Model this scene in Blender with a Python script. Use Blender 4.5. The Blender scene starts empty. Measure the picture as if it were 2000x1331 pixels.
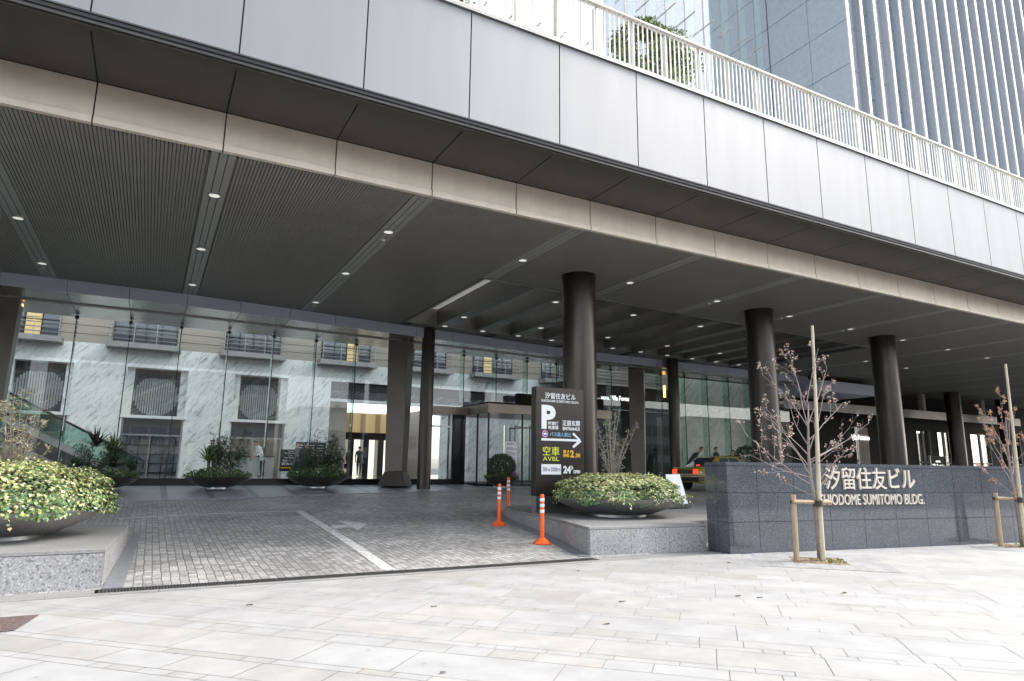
import bpy, math, random
from math import sin, cos, pi, radians as rad, sqrt
from mathutils import Vector, Matrix

S = bpy.context.scene
COL = S.collection

# ------------------------------------------------------------------ camera
F_PX, YAW, PITCH, ROLL, EYE = 1290.0, rad(28.3), rad(10.95), rad(0.65), 1.6
fw = Vector((sin(YAW)*cos(PITCH), cos(YAW)*cos(PITCH), sin(PITCH)))
rt = Vector((cos(YAW), -sin(YAW), 0)); up = rt.cross(fw)
R2 = rt*cos(ROLL) + up*sin(ROLL); U2 = up*cos(ROLL) - rt*sin(ROLL)
cam = bpy.data.cameras.new('camera'); cam_o = bpy.data.objects.new('camera', cam); COL.objects.link(cam_o)
cam.sensor_width = 36; cam.lens = F_PX*36/2000; cam.clip_end = 3000; cam.clip_start = 0.05
cam_o.matrix_world = Matrix(((R2.x, U2.x, -fw.x, 0), (R2.y, U2.y, -fw.y, 0), (R2.z, U2.z, -fw.z, EYE), (0, 0, 0, 1)))
S.camera = cam_o

# ------------------------------------------------------------------ sky and sun (bright hazy winter light)
SUN_EL, SUN_DIR = rad(46), Vector((3.6, -1.0, 0))          # sun over the street, to the camera's right
w = bpy.data.worlds.new('World'); S.world = w; w.use_nodes = True
nt = w.node_tree; nt.nodes.clear()
sky = nt.nodes.new('ShaderNodeTexSky'); sky.sky_type = 'NISHITA'; sky.sun_disc = False
sky.sun_elevation = SUN_EL; sky.sun_rotation = math.atan2(SUN_DIR.x, SUN_DIR.y)
sky.air_density = 1.0; sky.dust_density = 2.2; sky.ozone_density = 1.0
hs = nt.nodes.new('ShaderNodeHueSaturation'); hs.inputs['Saturation'].default_value = 0.4
bg = nt.nodes.new('ShaderNodeBackground'); bg.inputs['Strength'].default_value = 0.15
wo = nt.nodes.new('ShaderNodeOutputWorld')
nt.links.new(sky.outputs[0], hs.inputs['Color']); nt.links.new(hs.outputs[0], bg.inputs[0]); nt.links.new(bg.outputs[0], wo.inputs[0])
sl = bpy.data.lights.new('sun', 'SUN'); sl.energy = 1.0; sl.angle = rad(25); sl.color = (1, .96, .90)
so = bpy.data.objects.new('sun', sl); COL.objects.link(so); so.location = (30, -25, 60)
sd = SUN_DIR.normalized()*cos(SUN_EL); sd.z = sin(SUN_EL)
so.rotation_euler = sd.to_track_quat('Z', 'Y').to_euler()
S.view_settings.view_transform = 'Standard'; S.view_settings.look = 'None'
S.view_settings.gamma = 1; S.view_settings.exposure = 1.95
S.cycles.max_bounces = 10; S.cycles.transparent_max_bounces = 24
S.cycles.diffuse_bounces = 5; S.cycles.glossy_bounces = 5
S.cycles.caustics_reflective = False; S.cycles.caustics_refractive = False

rnd = random.Random(7)

# ------------------------------------------------------------------ material helpers
def nn(nt, t, **kw):
    n = nt.nodes.new(t)
    for k, v in kw.items():
        if k in n.inputs: n.inputs[k].default_value = v
        else: setattr(n, k, v)
    return n

def col4(c): return (c[0], c[1], c[2], 1)

def mat(name, c1, c2=None, rough=.6, metal=0., scale=8., detail=4., lo=.35, hi=.65, bump=0., bump_scale=None,
        spec=.5, stretch=(1, 1, 1), rough2=None, tint=False, emit=None, coat=0., voronoi=False):
    m = bpy.data.materials.new(name); m.use_nodes = True; t = m.node_tree
    b = t.nodes['Principled BSDF']; L = t.links
    b.inputs['Roughness'].default_value = rough; b.inputs['Metallic'].default_value = metal
    b.inputs['Specular IOR Level'].default_value = spec; b.inputs['Coat Weight'].default_value = coat
    b.inputs['Base Color'].default_value = col4(c1)
    if emit:
        b.inputs['Emission Color'].default_value = col4(emit[0]); b.inputs['Emission Strength'].default_value = emit[1]
    g = nn(t, 'ShaderNodeNewGeometry'); mp = nn(t, 'ShaderNodeMapping'); mp.inputs['Scale'].default_value = stretch
    L.new(g.outputs['Position'], mp.inputs[0])
    if c2 is not None:
        if voronoi:
            no = nn(t, 'ShaderNodeTexVoronoi', Scale=scale); src = no.outputs['Color']
            sep = nn(t, 'ShaderNodeSeparateColor'); L.new(src, sep.inputs[0]); src = sep.outputs[0]
        else:
            no = nn(t, 'ShaderNodeTexNoise', Scale=scale, Detail=detail, Roughness=.6); src = no.outputs[0]
        L.new(mp.outputs[0], no.inputs['Vector'])
        r = nn(t, 'ShaderNodeMapRange'); r.inputs[1].default_value = lo; r.inputs[2].default_value = hi
        L.new(src, r.inputs[0])
        mx = nn(t, 'ShaderNodeMix', data_type='RGBA'); mx.inputs[6].default_value = col4(c1); mx.inputs[7].default_value = col4(c2)
        L.new(r.outputs[0], mx.inputs[0]); out = mx.outputs[2]
        if tint:
            a = nn(t, 'ShaderNodeAttribute', attribute_name='tint')
            m2 = nn(t, 'ShaderNodeMix', data_type='RGBA', blend_type='MULTIPLY'); m2.inputs[0].default_value = 1
            L.new(out, m2.inputs[6]); L.new(a.outputs['Color'], m2.inputs[7]); out = m2.outputs[2]
        L.new(out, b.inputs['Base Color'])
        if rough2 is not None:
            rr = nn(t, 'ShaderNodeMapRange'); rr.inputs[1].default_value = .3; rr.inputs[2].default_value = .7
            rr.inputs[3].default_value = rough; rr.inputs[4].default_value = rough2
            L.new(no.outputs[0], rr.inputs[0]); L.new(rr.outputs[0], b.inputs['Roughness'])
    elif tint:
        a = nn(t, 'ShaderNodeAttribute', attribute_name='tint'); L.new(a.outputs['Color'], b.inputs['Base Color'])
    if bump:
        n2 = nn(t, 'ShaderNodeTexNoise', Scale=bump_scale or scale, Detail=3.)
        L.new(mp.outputs[0], n2.inputs['Vector'])
        bp = nn(t, 'ShaderNodeBump', Strength=bump, Distance=.02); L.new(n2.outputs[0], bp.inputs['Height']); L.new(bp.outputs[0], b.inputs['Normal'])
    return m

def glass_mat(name, tintc, ior=1.5, rough=.0, gloss=(1, 1, 1)):
    m = bpy.data.materials.new(name); m.use_nodes = True; t = m.node_tree; t.nodes.clear(); L = t.links
    o = nn(t, 'ShaderNodeOutputMaterial'); mx = nn(t, 'ShaderNodeMixShader'); fr = nn(t, 'ShaderNodeFresnel', IOR=ior)
    g = nn(t, 'ShaderNodeNewGeometry'); ri = nn(t, 'ShaderNodeMapRange')      # same reflectance from both sides of a pane
    ri.inputs[3].default_value = ior; ri.inputs[4].default_value = 1/ior; L.new(g.outputs['Backfacing'], ri.inputs[0]); L.new(ri.outputs[0], fr.inputs['IOR'])
    tr = nn(t, 'ShaderNodeBsdfTransparent', Color=col4(tintc)); gl = nn(t, 'ShaderNodeBsdfGlossy', Roughness=rough, Color=col4(gloss))
    L.new(fr.outputs[0], mx.inputs[0]); L.new(tr.outputs[0], mx.inputs[1]); L.new(gl.outputs[0], mx.inputs[2]); L.new(mx.outputs[0], o.inputs[0])
    return m

def granite(name, base, dark, light, scale, rough=.5, spec=.5, bump=0., soft=1.0):
    """salt and pepper stone: fine grains of three colours with a broad drift"""
    m = bpy.data.materials.new(name); m.use_nodes = True; t = m.node_tree; L = t.links; b = t.nodes['Principled BSDF']
    b.inputs['Roughness'].default_value = rough; b.inputs['Specular IOR Level'].default_value = spec
    g = nn(t, 'ShaderNodeNewGeometry')
    n1 = nn(t, 'ShaderNodeTexNoise', Scale=scale, Detail=2., Roughness=.7); n2 = nn(t, 'ShaderNodeTexNoise', Scale=scale*1.7, Detail=1.)
    n3 = nn(t, 'ShaderNodeTexNoise', Scale=1.3, Detail=4.)
    mp = nn(t, 'ShaderNodeMapping'); mp.inputs['Location'].default_value = (7.1, 3.3, 1.7)
    L.new(g.outputs['Position'], n1.inputs['Vector']); L.new(g.outputs['Position'], mp.inputs[0]); L.new(mp.outputs[0], n2.inputs['Vector']); L.new(g.outputs['Position'], n3.inputs['Vector'])
    r1 = nn(t, 'ShaderNodeMapRange'); r1.inputs[1].default_value = .52; r1.inputs[2].default_value = .62; r1.inputs[4].default_value = soft
    r2 = nn(t, 'ShaderNodeMapRange'); r2.inputs[1].default_value = .56; r2.inputs[2].default_value = .66; r2.inputs[4].default_value = soft
    L.new(n1.outputs[0], r1.inputs[0]); L.new(n2.outputs[0], r2.inputs[0])
    a = nn(t, 'ShaderNodeMix', data_type='RGBA'); a.inputs[6].default_value = col4(base); a.inputs[7].default_value = col4(dark); L.new(r1.outputs[0], a.inputs[0])
    c = nn(t, 'ShaderNodeMix', data_type='RGBA'); c.inputs[7].default_value = col4(light); L.new(a.outputs[2], c.inputs[6]); L.new(r2.outputs[0], c.inputs[0])
    d = nn(t, 'ShaderNodeMix', data_type='RGBA', blend_type='MULTIPLY'); d.inputs[0].default_value = .5
    rr = nn(t, 'ShaderNodeMapRange'); rr.inputs[1].default_value = .3; rr.inputs[2].default_value = .7; rr.inputs[3].default_value = .7; rr.inputs[4].default_value = 1.15
    L.new(n3.outputs[0], rr.inputs[0]); L.new(c.outputs[2], d.inputs[6]); L.new(rr.outputs[0], d.inputs[7]); L.new(d.outputs[2], b.inputs['Base Color'])
    if bump:
        bp = nn(t, 'ShaderNodeBump', Strength=bump, Distance=.01); L.new(n1.outputs[0], bp.inputs['Height']); L.new(bp.outputs[0], b.inputs['Normal'])
    return m

def marble_mat(name, base, vein, scale, dirv, sharp=(.60, .72), rough=.25, amount=1.0):
    m = bpy.data.materials.new(name); m.use_nodes = True; t = m.node_tree; L = t.links; b = t.nodes['Principled BSDF']
    b.inputs['Roughness'].default_value = rough
    g = nn(t, 'ShaderNodeNewGeometry'); mp = nn(t, 'ShaderNodeMapping')
    mp.inputs['Rotation'].default_value = dirv; mp.vector_type = 'TEXTURE'; mp.inputs['Scale'].default_value = (4.5, 1, 1)
    L.new(g.outputs['Position'], mp.inputs[0])
    n1 = nn(t, 'ShaderNodeTexNoise', Scale=scale, Detail=6., Roughness=.62, Distortion=.7); L.new(mp.outputs[0], n1.inputs['Vector'])
    n2 = nn(t, 'ShaderNodeTexNoise', Scale=scale*.4, Detail=3.); L.new(mp.outputs[0], n2.inputs['Vector'])
    r = nn(t, 'ShaderNodeMapRange'); r.inputs[1].default_value = sharp[0]; r.inputs[2].default_value = sharp[1]; r.inputs[4].default_value = amount
    L.new(n1.outputs[0], r.inputs[0])
    r2 = nn(t, 'ShaderNodeMapRange'); r2.inputs[1].default_value = .38; r2.inputs[2].default_value = .7; r2.inputs[4].default_value = .16
    L.new(n2.outputs[0], r2.inputs[0])
    n4 = nn(t, 'ShaderNodeTexNoise', Scale=scale*2.7, Detail=5., Roughness=.65, Distortion=1.1); L.new(mp.outputs[0], n4.inputs['Vector'])
    r4 = nn(t, 'ShaderNodeMapRange'); r4.inputs[1].default_value = .52; r4.inputs[2].default_value = .70; r4.inputs[4].default_value = amount*.8
    n5 = nn(t, 'ShaderNodeTexNoise', Scale=.9, Detail=3.); L.new(g.outputs['Position'], n5.inputs['Vector'])
    r5 = nn(t, 'ShaderNodeMapRange'); r5.inputs[1].default_value = .35; r5.inputs[2].default_value = .65; r5.inputs[3].default_value = .15; r5.inputs[4].default_value = .85
    m5 = nn(t, 'ShaderNodeMath', operation='MULTIPLY'); m6 = nn(t, 'ShaderNodeMath', operation='MULTIPLY_ADD')
    L.new(n4.outputs[0], r4.inputs[0]); L.new(n5.outputs[0], r5.inputs[0]); L.new(r.outputs[0], m5.inputs[0]); L.new(r5.outputs[0], m5.inputs[1])
    L.new(r4.outputs[0], m6.inputs[0]); m6.inputs[1].default_value = .6; L.new(m5.outputs[0], m6.inputs[2])
    ad = nn(t, 'ShaderNodeMath', operation='ADD', use_clamp=True); L.new(m6.outputs[0], ad.inputs[0]); L.new(r2.outputs[0], ad.inputs[1])
    mx = nn(t, 'ShaderNodeMix', data_type='RGBA'); mx.inputs[6].default_value = col4(base); mx.inputs[7].default_value = col4(vein)
    L.new(ad.outputs[0], mx.inputs[0]); L.new(mx.outputs[2], b.inputs['Base Color'])
    return m

def setts_mat(name):
    """rows of small grey granite setts running away from the street"""
    m = bpy.data.materials.new(name); m.use_nodes = True; t = m.node_tree; L = t.links; b = t.nodes['Principled BSDF']
    b.inputs['Roughness'].default_value = .55
    g = nn(t, 'ShaderNodeNewGeometry'); mp = nn(t, 'ShaderNodeMapping'); mp.inputs['Rotation'].default_value = (0, 0, rad(90))
    wob = nn(t, 'ShaderNodeTexNoise', Scale=2.2, Detail=2.)
    L.new(g.outputs['Position'], wob.inputs['Vector'])
    va = nn(t, 'ShaderNodeVectorMath', operation='MULTIPLY_ADD'); va.inputs[1].default_value = (.045, .05, 0)
    L.new(wob.outputs['Color'], va.inputs[0]); L.new(g.outputs['Position'], va.inputs[2]); L.new(va.outputs[0], mp.inputs[0])
    br = nn(t, 'ShaderNodeTexBrick', Scale=1.0); br.inputs['Brick Width'].default_value = .135; br.inputs['Row Height'].default_value = .115
    br.inputs['Mortar Size'].default_value = .008; br.inputs['Mortar Smooth'].default_value = .35; br.inputs['Bias'].default_value = 0
    br.inputs['Color1'].default_value = (.43, .422, .405, 1); br.inputs['Color2'].default_value = (.235, .228, .218, 1); br.inputs['Mortar'].default_value = (.125, .12, .112, 1)
    L.new(mp.outputs[0], br.inputs['Vector'])
    n2 = nn(t, 'ShaderNodeTexNoise', Scale=45., Detail=3.); L.new(g.outputs['Position'], n2.inputs['Vector'])
    n3 = nn(t, 'ShaderNodeTexNoise', Scale=.7, Detail=5.); L.new(g.outputs['Position'], n3.inputs['Vector'])
    r = nn(t, 'ShaderNodeMapRange'); r.inputs[1].default_value = .3; r.inputs[2].default_value = .7; r.inputs[3].default_value = .6; r.inputs[4].default_value = 1.5
    L.new(n2.outputs[0], r.inputs[0])
    r3 = nn(t, 'ShaderNodeMapRange'); r3.inputs[1].default_value = .3; r3.inputs[2].default_value = .7; r3.inputs[3].default_value = .75; r3.inputs[4].default_value = 1.2
    L.new(n3.outputs[0], r3.inputs[0])
    mu = nn(t, 'ShaderNodeMath', operation='MULTIPLY'); L.new(r.outputs[0], mu.inputs[0]); L.new(r3.outputs[0], mu.inputs[1])
    mx = nn(t, 'ShaderNodeMix', data_type='RGBA', blend_type='MULTIPLY'); mx.inputs[0].default_value = 1
    L.new(br.outputs[0], mx.inputs[6]); L.new(mu.outputs[0], mx.inputs[7]); L.new(mx.outputs[2], b.inputs['Base Color'])
    sb = nn(t, 'ShaderNodeMath', operation='SUBTRACT'); sb.inputs[0].default_value = 1; L.new(br.outputs['Fac'], sb.inputs[1])
    ad = nn(t, 'ShaderNodeMath', operation='MULTIPLY_ADD'); ad.inputs[1].default_value = .25; L.new(n2.outputs[0], ad.inputs[0]); L.new(sb.outputs[0], ad.inputs[2])
    bp = nn(t, 'ShaderNodeBump', Strength=.5, Distance=.010); L.new(ad.outputs[0], bp.inputs['Height']); L.new(bp.outputs[0], b.inputs['Normal'])
    return m

def weather(m, lo=.90, hi=1.03, spots=2.3):
    """broad grime and small gum spots multiplied into a material's colour"""
    t = m.node_tree; L = t.links; b = t.nodes['Principled BSDF']; src = b.inputs['Base Color'].links[0].from_socket
    g = nn(t, 'ShaderNodeNewGeometry'); n1 = nn(t, 'ShaderNodeTexNoise', Scale=.55, Detail=8., Roughness=.65); v = nn(t, 'ShaderNodeTexVoronoi', Scale=spots)
    L.new(g.outputs['Position'], n1.inputs['Vector']); L.new(g.outputs['Position'], v.inputs['Vector'])
    r1 = nn(t, 'ShaderNodeMapRange'); r1.inputs[1].default_value = .3; r1.inputs[2].default_value = .62; r1.inputs[3].default_value = lo; r1.inputs[4].default_value = hi
    r2 = nn(t, 'ShaderNodeMapRange'); r2.inputs[1].default_value = .045; r2.inputs[2].default_value = .07; r2.inputs[3].default_value = .80; r2.inputs[4].default_value = 1.
    L.new(n1.outputs[0], r1.inputs[0]); L.new(v.outputs['Distance'], r2.inputs[0])
    mu = nn(t, 'ShaderNodeMath', operation='MULTIPLY'); L.new(r1.outputs[0], mu.inputs[0]); L.new(r2.outputs[0], mu.inputs[1])
    mx = nn(t, 'ShaderNodeMix', data_type='RGBA', blend_type='MULTIPLY'); mx.inputs[0].default_value = 1
    L.new(src, mx.inputs[6]); L.new(mu.outputs[0], mx.inputs[7]); L.new(mx.outputs[2], b.inputs['Base Color'])

# ------------------------------------------------------------------ mesh helpers
class MB:
    def __init__(s): s.v = []; s.f = []; s.m = []; s.t = []
    def add(s, vs, fs, mi=0, tint=None):
        o = len(s.v); s.v += [tuple(p) for p in vs]
        for f in fs: s.f.append([i+o for i in f]); s.m.append(mi); s.t.append(tint)
        return s
    def quad(s, a, b, c, d, mi=0, tint=None): return s.add((a, b, c, d), ((0, 1, 2, 3),), mi, tint)
    def box(s, x0, x1, y0, y1, z0, z1, mi=0, tint=None):
        v = [(x, y, z) for z in (z0, z1) for y in (y0, y1) for x in (x0, x1)]
        return s.add(v, ((0, 2, 3, 1), (4, 5, 7, 6), (0, 1, 5, 4), (2, 6, 7, 3), (0, 4, 6, 2), (1, 3, 7, 5)), mi, tint)
    def prism(s, poly, z0, z1, mi=0, cap=True):
        """poly CCW list of (x, y); z0, z1 numbers or functions of (x, y)"""
        n = len(poly); f0 = z0 if callable(z0) else (lambda x, y: z0); f1 = z1 if callable(z1) else (lambda x, y: z1)
        v = [(x, y, f0(x, y)) for x, y in poly] + [(x, y, f1(x, y)) for x, y in poly]
        f = [(i, (i+1) % n, n+(i+1) % n, n+i) for i in range(n)]
        if cap: f += [tuple(range(n-1, -1, -1)), tuple(range(n, 2*n))]
        return s.add(v, f, mi)
    def tube(s, pts, rs, n=6, mi=0, cap=True, tint=None):
        pts = [Vector(p) for p in pts]; rings = []
        if not isinstance(rs, (list, tuple)): rs = [rs]*len(pts)
        a = None
        for i, p in enumerate(pts):
            d = (pts[min(i+1, len(pts)-1)] - pts[max(i-1, 0)]).normalized()
            if a is None:
                a = d.orthogonal().normalized()
            else:
                a = (a - d*a.dot(d)); a = a.normalized() if a.length > 1e-6 else d.orthogonal().normalized()
            b = d.cross(a); rings.append([p + (a*cos(2*pi*k/n) + b*sin(2*pi*k/n))*rs[i] for k in range(n)])
        v = [q for r in rings for q in r]; f = []
        for i in range(len(pts)-1):
            for k in range(n): f.append((i*n+k, i*n+(k+1) % n, (i+1)*n+(k+1) % n, (i+1)*n+k))
        if cap: f += [tuple(range(n-1, -1, -1)), tuple(range((len(pts)-1)*n, len(pts)*n))]
        return s.add(v, f, mi, tint)
    def lathe(s, prof, c=(0, 0, 0), n=40, mi=0, sx=1, sy=1, cap=True):
        """prof list of (r, z), bottom to top outside"""
        v = []; f = []; m = len(prof)
        for r, z in prof:
            for k in range(n): v.append((c[0]+r*sx*cos(2*pi*k/n), c[1]+r*sy*sin(2*pi*k/n), c[2]+z))
        for i in range(m-1):
            for k in range(n): f.append((i*n+k, i*n+(k+1) % n, (i+1)*n+(k+1) % n, (i+1)*n+k))
        if cap and prof[0][0] > 1e-5: f.append(tuple(range(n-1, -1, -1)))
        if cap and prof[-1][0] > 1e-5: f.append(tuple(range((m-1)*n, m*n)))
        return s.add(v, f, mi)
    def xf(s, M):
        s.v = [tuple(M @ Vector(p)) for p in s.v]; return s
    def build(s, name, mats, parent=None, smooth=False, local=False, bevel=0, at=None):
        if not isinstance(mats, (list, tuple)): mats = [mats]
        me = bpy.data.meshes.new(name)
        if local: off = Vector((0, 0, 0))
        elif parent is not None: off = wloc(parent)
        elif at is not None: off = Vector(at)
        else:
            xs = [p[0] for p in s.v]; ys = [p[1] for p in s.v]; zs = [p[2] for p in s.v]
            off = Vector(((min(xs)+max(xs))/2, (min(ys)+max(ys))/2, min(zs)))
        me.from_pydata([(p[0]-off.x, p[1]-off.y, p[2]-off.z) for p in s.v], [], s.f)
        for m_ in mats: me.materials.append(m_)
        me.polygons.foreach_set('material_index', s.m)
        if any(t is not None for t in s.t):
            a = me.attributes.new('tint', 'FLOAT_COLOR', 'FACE')
            flat = []
            for t in s.t: flat += list(col4(t)) if t is not None else [1, 1, 1, 1]
            a.data.foreach_set('color', flat)
        if smooth: me.polygons.foreach_set('use_smooth', [True]*len(me.polygons))
        me.validate(); me.update()
        o = bpy.data.objects.new(name, me); COL.objects.link(o)
        if parent is not None: o.parent = parent
        elif not local: o.location = off
        if smooth == 'auto':
            me.set_sharp_from_angle(angle=rad(35))
        if bevel:
            b = o.modifiers.new('edge', 'BEVEL'); b.width = bevel; b.segments = 2; b.limit_method = 'ANGLE'; b.angle_limit = rad(40)
        return o

def wloc(o):
    v = Vector(o.location)
    while o.parent: o = o.parent; v += Vector(o.location)
    return v

def tag(o, label=None, cat=None, group=None, kind=None):
    if label: o['label'] = label
    if cat: o['category'] = cat
    if group: o['group'] = group
    if kind: o['kind'] = kind
    return o

def thing(name, loc, label, cat, group=None, rz=0):
    o = bpy.data.objects.new(name, None); COL.objects.link(o); o.location = loc; o.rotation_euler = (0, 0, rz); o.empty_display_size = .2
    return tag(o, label, cat, group)

def copy_tree(o, parent=None):
    c = o.copy(); COL.objects.link(c)
    if parent is not None: c.parent = parent
    for ch in [k for k in bpy.data.objects if k.parent == o]: copy_tree(ch, c)
    return c

def text_mb(body, w=None, h=None, extrude=.002, bold=0., align='l', sx=None):
    """lettering as a mesh in the local XZ plane facing -Y, bottom left at the origin, fitted to w x h"""
    cu = bpy.data.curves.new('lettering', 'FONT'); cu.body = body; cu.size = 1; cu.extrude = 0; cu.offset = bold; cu.resolution_u = 3
    o = bpy.data.objects.new('lettering', cu); COL.objects.link(o)
    dg = bpy.context.evaluated_depsgraph_get(); me = bpy.data.meshes.new_from_object(o.evaluated_get(dg))
    vs = [v.co.copy() for v in me.vertices]; fs = [tuple(p.vertices) for p in me.polygons]
    bpy.data.objects.remove(o); bpy.data.curves.remove(cu); bpy.data.meshes.remove(me)
    x0 = min(v.x for v in vs); x1 = max(v.x for v in vs); y0 = min(v.y for v in vs); y1 = max(v.y for v in vs)
    kx = w/(x1-x0) if w else None; ky = h/(y1-y0) if h else None
    kx = kx or ky; ky = ky or kx
    n = len(vs)
    pts = [((v.x-x0)*kx, -extrude, (v.y-y0)*ky) for v in vs] + [((v.x-x0)*kx, 0, (v.y-y0)*ky) for v in vs]
    mb = MB(); faces = list(fs)
    ec = {}
    for f in fs:
        for i in range(len(f)):
            a, b = f[i], f[(i+1) % len(f)]; ec[(a, b)] = ec.get((a, b), 0)+1
    for (a, b) in ec:
        if (b, a) not in ec: faces.append((b, a, a+n, b+n))
    mb.add(pts, faces); return mb

# ------------------------------------------------------------------ materials
M = {}
M['panel'] = mat('brushed_panel', (.236, .236, .237), (.227, .227, .228), rough=.52, metal=.6, scale=1.6, stretch=(1.6, 1, .22), rough2=.55)
M['panel_beige'] = mat('champagne_panel', (.80, .70, .58), (.72, .63, .52), rough=.45, metal=.25, scale=1.8, stretch=(1.6, 1, .3))
M['tan'] = mat('tan_metal', (.34, .28, .225), (.30, .25, .20), rough=.38, metal=.5, scale=2)
M['panel_dark'] = mat('dark_soffit_panel', (.085, .08, .073), (.072, .068, .063), rough=.42, metal=.5, scale=1.5)
M['joint'] = mat('dark_joint', (.02, .02, .022), rough=.7)
M['trim'] = mat('grey_trim', (.33, .32, .30), (.28, .27, .26), rough=.4, metal=.6, scale=3)
M['slat'] = mat('ceiling_slat', (.29, .275, .24), (.26, .247, .215), rough=.5, metal=.25, scale=2.5)
M['slat_gap'] = mat('ceiling_groove', (.17, .165, .15), rough=.7)
M['strip'] = mat('ceiling_strip', (.36, .36, .335), (.33, .33, .31), rough=.45, metal=.3, scale=4)
M['recess'] = mat('skylight_panel', (.62, .62, .59), (.56, .56, .54), rough=.5, scale=2)
def frosted(name, c, tw):
    m = bpy.data.materials.new(name); m.use_nodes = True; t = m.node_tree; t.nodes.clear(); L = t.links
    o = nn(t, 'ShaderNodeOutputMaterial'); a = nn(t, 'ShaderNodeBsdfDiffuse', Color=col4(c)); b = nn(t, 'ShaderNodeBsdfTranslucent', Color=col4(tw)); ad = nn(t, 'ShaderNodeAddShader')
    L.new(a.outputs[0], ad.inputs[0]); L.new(b.outputs[0], ad.inputs[1]); L.new(ad.outputs[0], o.inputs[0]); return m
M['frost'] = frosted('frosted_skylight', (.5, .5, .48), (.10, .10, .098))
M['beam'] = mat('skylight_beam', (.15, .145, .13), (.125, .12, .11), rough=.38, metal=.4, scale=2)
M['blue'] = mat('blue_grey_panel', (.64, .67, .78), (.60, .63, .74), rough=.4, metal=.3, scale=2)
M['shiny'] = mat('polished_soffit', (.46, .455, .42), (.43, .43, .395), rough=.24, metal=.85, scale=.6)
M['bronze'] = mat('bronze_column', (.066, .057, .052), (.052, .045, .041), rough=.27, metal=.85, scale=3, stretch=(1, 1, .12), rough2=.38)
M['pier'] = mat('pier_panel', (.155, .135, .12), (.135, .118, .105), rough=.42, metal=.7, scale=2)
M['steel'] = mat('steel', (.5, .5, .5), (.42, .42, .42), rough=.35, metal=1, scale=12)
M['white_metal'] = mat('white_metal', (.56, .535, .485), (.51, .49, .445), rough=.4, scale=5)
M['granite_lt'] = granite('light_granite', (.30, .297, .293), (.13, .13, .13), (.44, .437, .43), 24, rough=.65, bump=.15, soft=.85)
M['granite_top'] = granite('light_granite_flamed', (.26, .255, .245), (.18, .176, .17), (.32, .315, .305), 60, rough=.75)
M['granite_bl'] = granite('dark_polished_granite', (.078, .085, .099), (.032, .036, .044), (.23, .243, .265), 62, rough=.06, spec=.8)
M['granite_tw'] = mat('tower_granite', (.30, .335, .365), (.38, .405, .43), rough=.45, scale=3.5, detail=8, lo=.3, hi=.7)
M['granite_tw2'] = mat('tower_granite_pier', (.34, .365, .40), (.41, .435, .47), rough=.45, scale=5, detail=8, lo=.3, hi=.7)
M['granite_walk'] = mat('walkway_granite', (.40, .41, .425), (.33, .34, .355), rough=.4, scale=6, detail=6)
M['band'] = mat('walkway_band', (.22, .226, .24), (.18, .186, .2), rough=.4, scale=6)
M['kerb'] = mat('kerb_stone', (.22, .225, .235), (.17, .175, .185), rough=.5, scale=14, detail=6)
M['paving'] = mat('pale_paving', (.355, .351, .341), (.30, .296, .287), rough=.7, scale=2.3, detail=8, tint=True, bump=.06, bump_scale=60)
M['paving_joint'] = mat('paving_joint', (.27, .265, .255), (.20, .195, .19), rough=.9, scale=9)
M['paving_grey'] = mat('grey_paving', (.32, .318, .315), (.27, .267, .263), rough=.7, scale=7, tint=True)
M['setts'] = setts_mat('setts')
M['paint'] = mat('worn_white_paint', (.68, .675, .65), (.34, .335, .325), rough=.7, scale=16, detail=6, lo=.42, hi=.66)
M['iron'] = mat('dark_iron', (.10, .098, .095), (.07, .07, .07), rough=.55, metal=.6, scale=20)
M['rust'] = mat('rusty_cover', (.19, .135, .12), (.12, .09, .085), rough=.7, metal=.3, scale=18, bump=.4, bump_scale=40)
M['soil'] = mat('soil', (.17, .125, .085), (.29, .22, .14), rough=.95, scale=25, bump=.6, bump_scale=60)
M['asphalt'] = mat('asphalt', (.06, .06, .06), (.045, .045, .045), rough=.9, scale=30)
M['marble'] = marble_mat('white_marble', (.90, .91, .87), (.16, .20, .19), 6.5, (0, rad(-52), 0), sharp=(.50, .68), amount=.85)
M['marble_gr'] = marble_mat('green_marble', (.74, .77, .68), (.14, .18, .15), 5.0, (0, rad(-52), 0), sharp=(.48, .66), amount=.8)
M['marble_dk'] = marble_mat('dark_marble', (.05, .055, .058), (.38, .40, .40), 1.6, (0, rad(-30), 0), sharp=(.56, .62))
M['marble_mid'] = marble_mat('grey_marble', (.30, .315, .31), (.56, .58, .57), 1.4, (0, rad(-30), 0), sharp=(.56, .64))
M['traver'] = mat('travertine', (.40, .35, .29), (.33, .285, .235), rough=.6, scale=4, stretch=(.15, .15, 5), detail=6)
M['pale'] = mat('pale_stone', (.72, .71, .68), (.64, .63, .60), rough=.6, scale=1.2)
M['floor_dk'] = mat('lobby_stone', (.24, .24, .235), (.19, .19, .187), rough=.07, scale=2, spec=.7)
M['glass'] = glass_mat('lobby_glass', (.975, .99, .98), 1.45)
M['esc_glass'] = glass_mat('balustrade_glass', (.80, .89, .86), 1.5)
M['fin'] = glass_mat('glass_fin', (.78, .90, .85), 1.5)
M['glass_up'] = glass_mat('atrium_glass', (.985, .993, .99), 1.5)
M['fin_up'] = glass_mat('upper_fin', (.88, .95, .93), 1.5)
M['glass_win'] = mat('window_glass', (.05, .065, .08), rough=.05, spec=1.0)
M['glass_tw'] = mat('tower_glass', (.20, .25, .31), (.24, .29, .35), rough=.3, spec=.8, scale=.4)
M['black'] = mat('black', (.012, .012, .013), rough=.5)
M['black_gl'] = mat('gloss_black', (.018, .018, .018), rough=.12)
M['dark_brown'] = mat('dark_brown_panel', (.022, .019, .017), (.017, .015, .013), rough=.7, spec=.2, scale=2)
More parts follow.
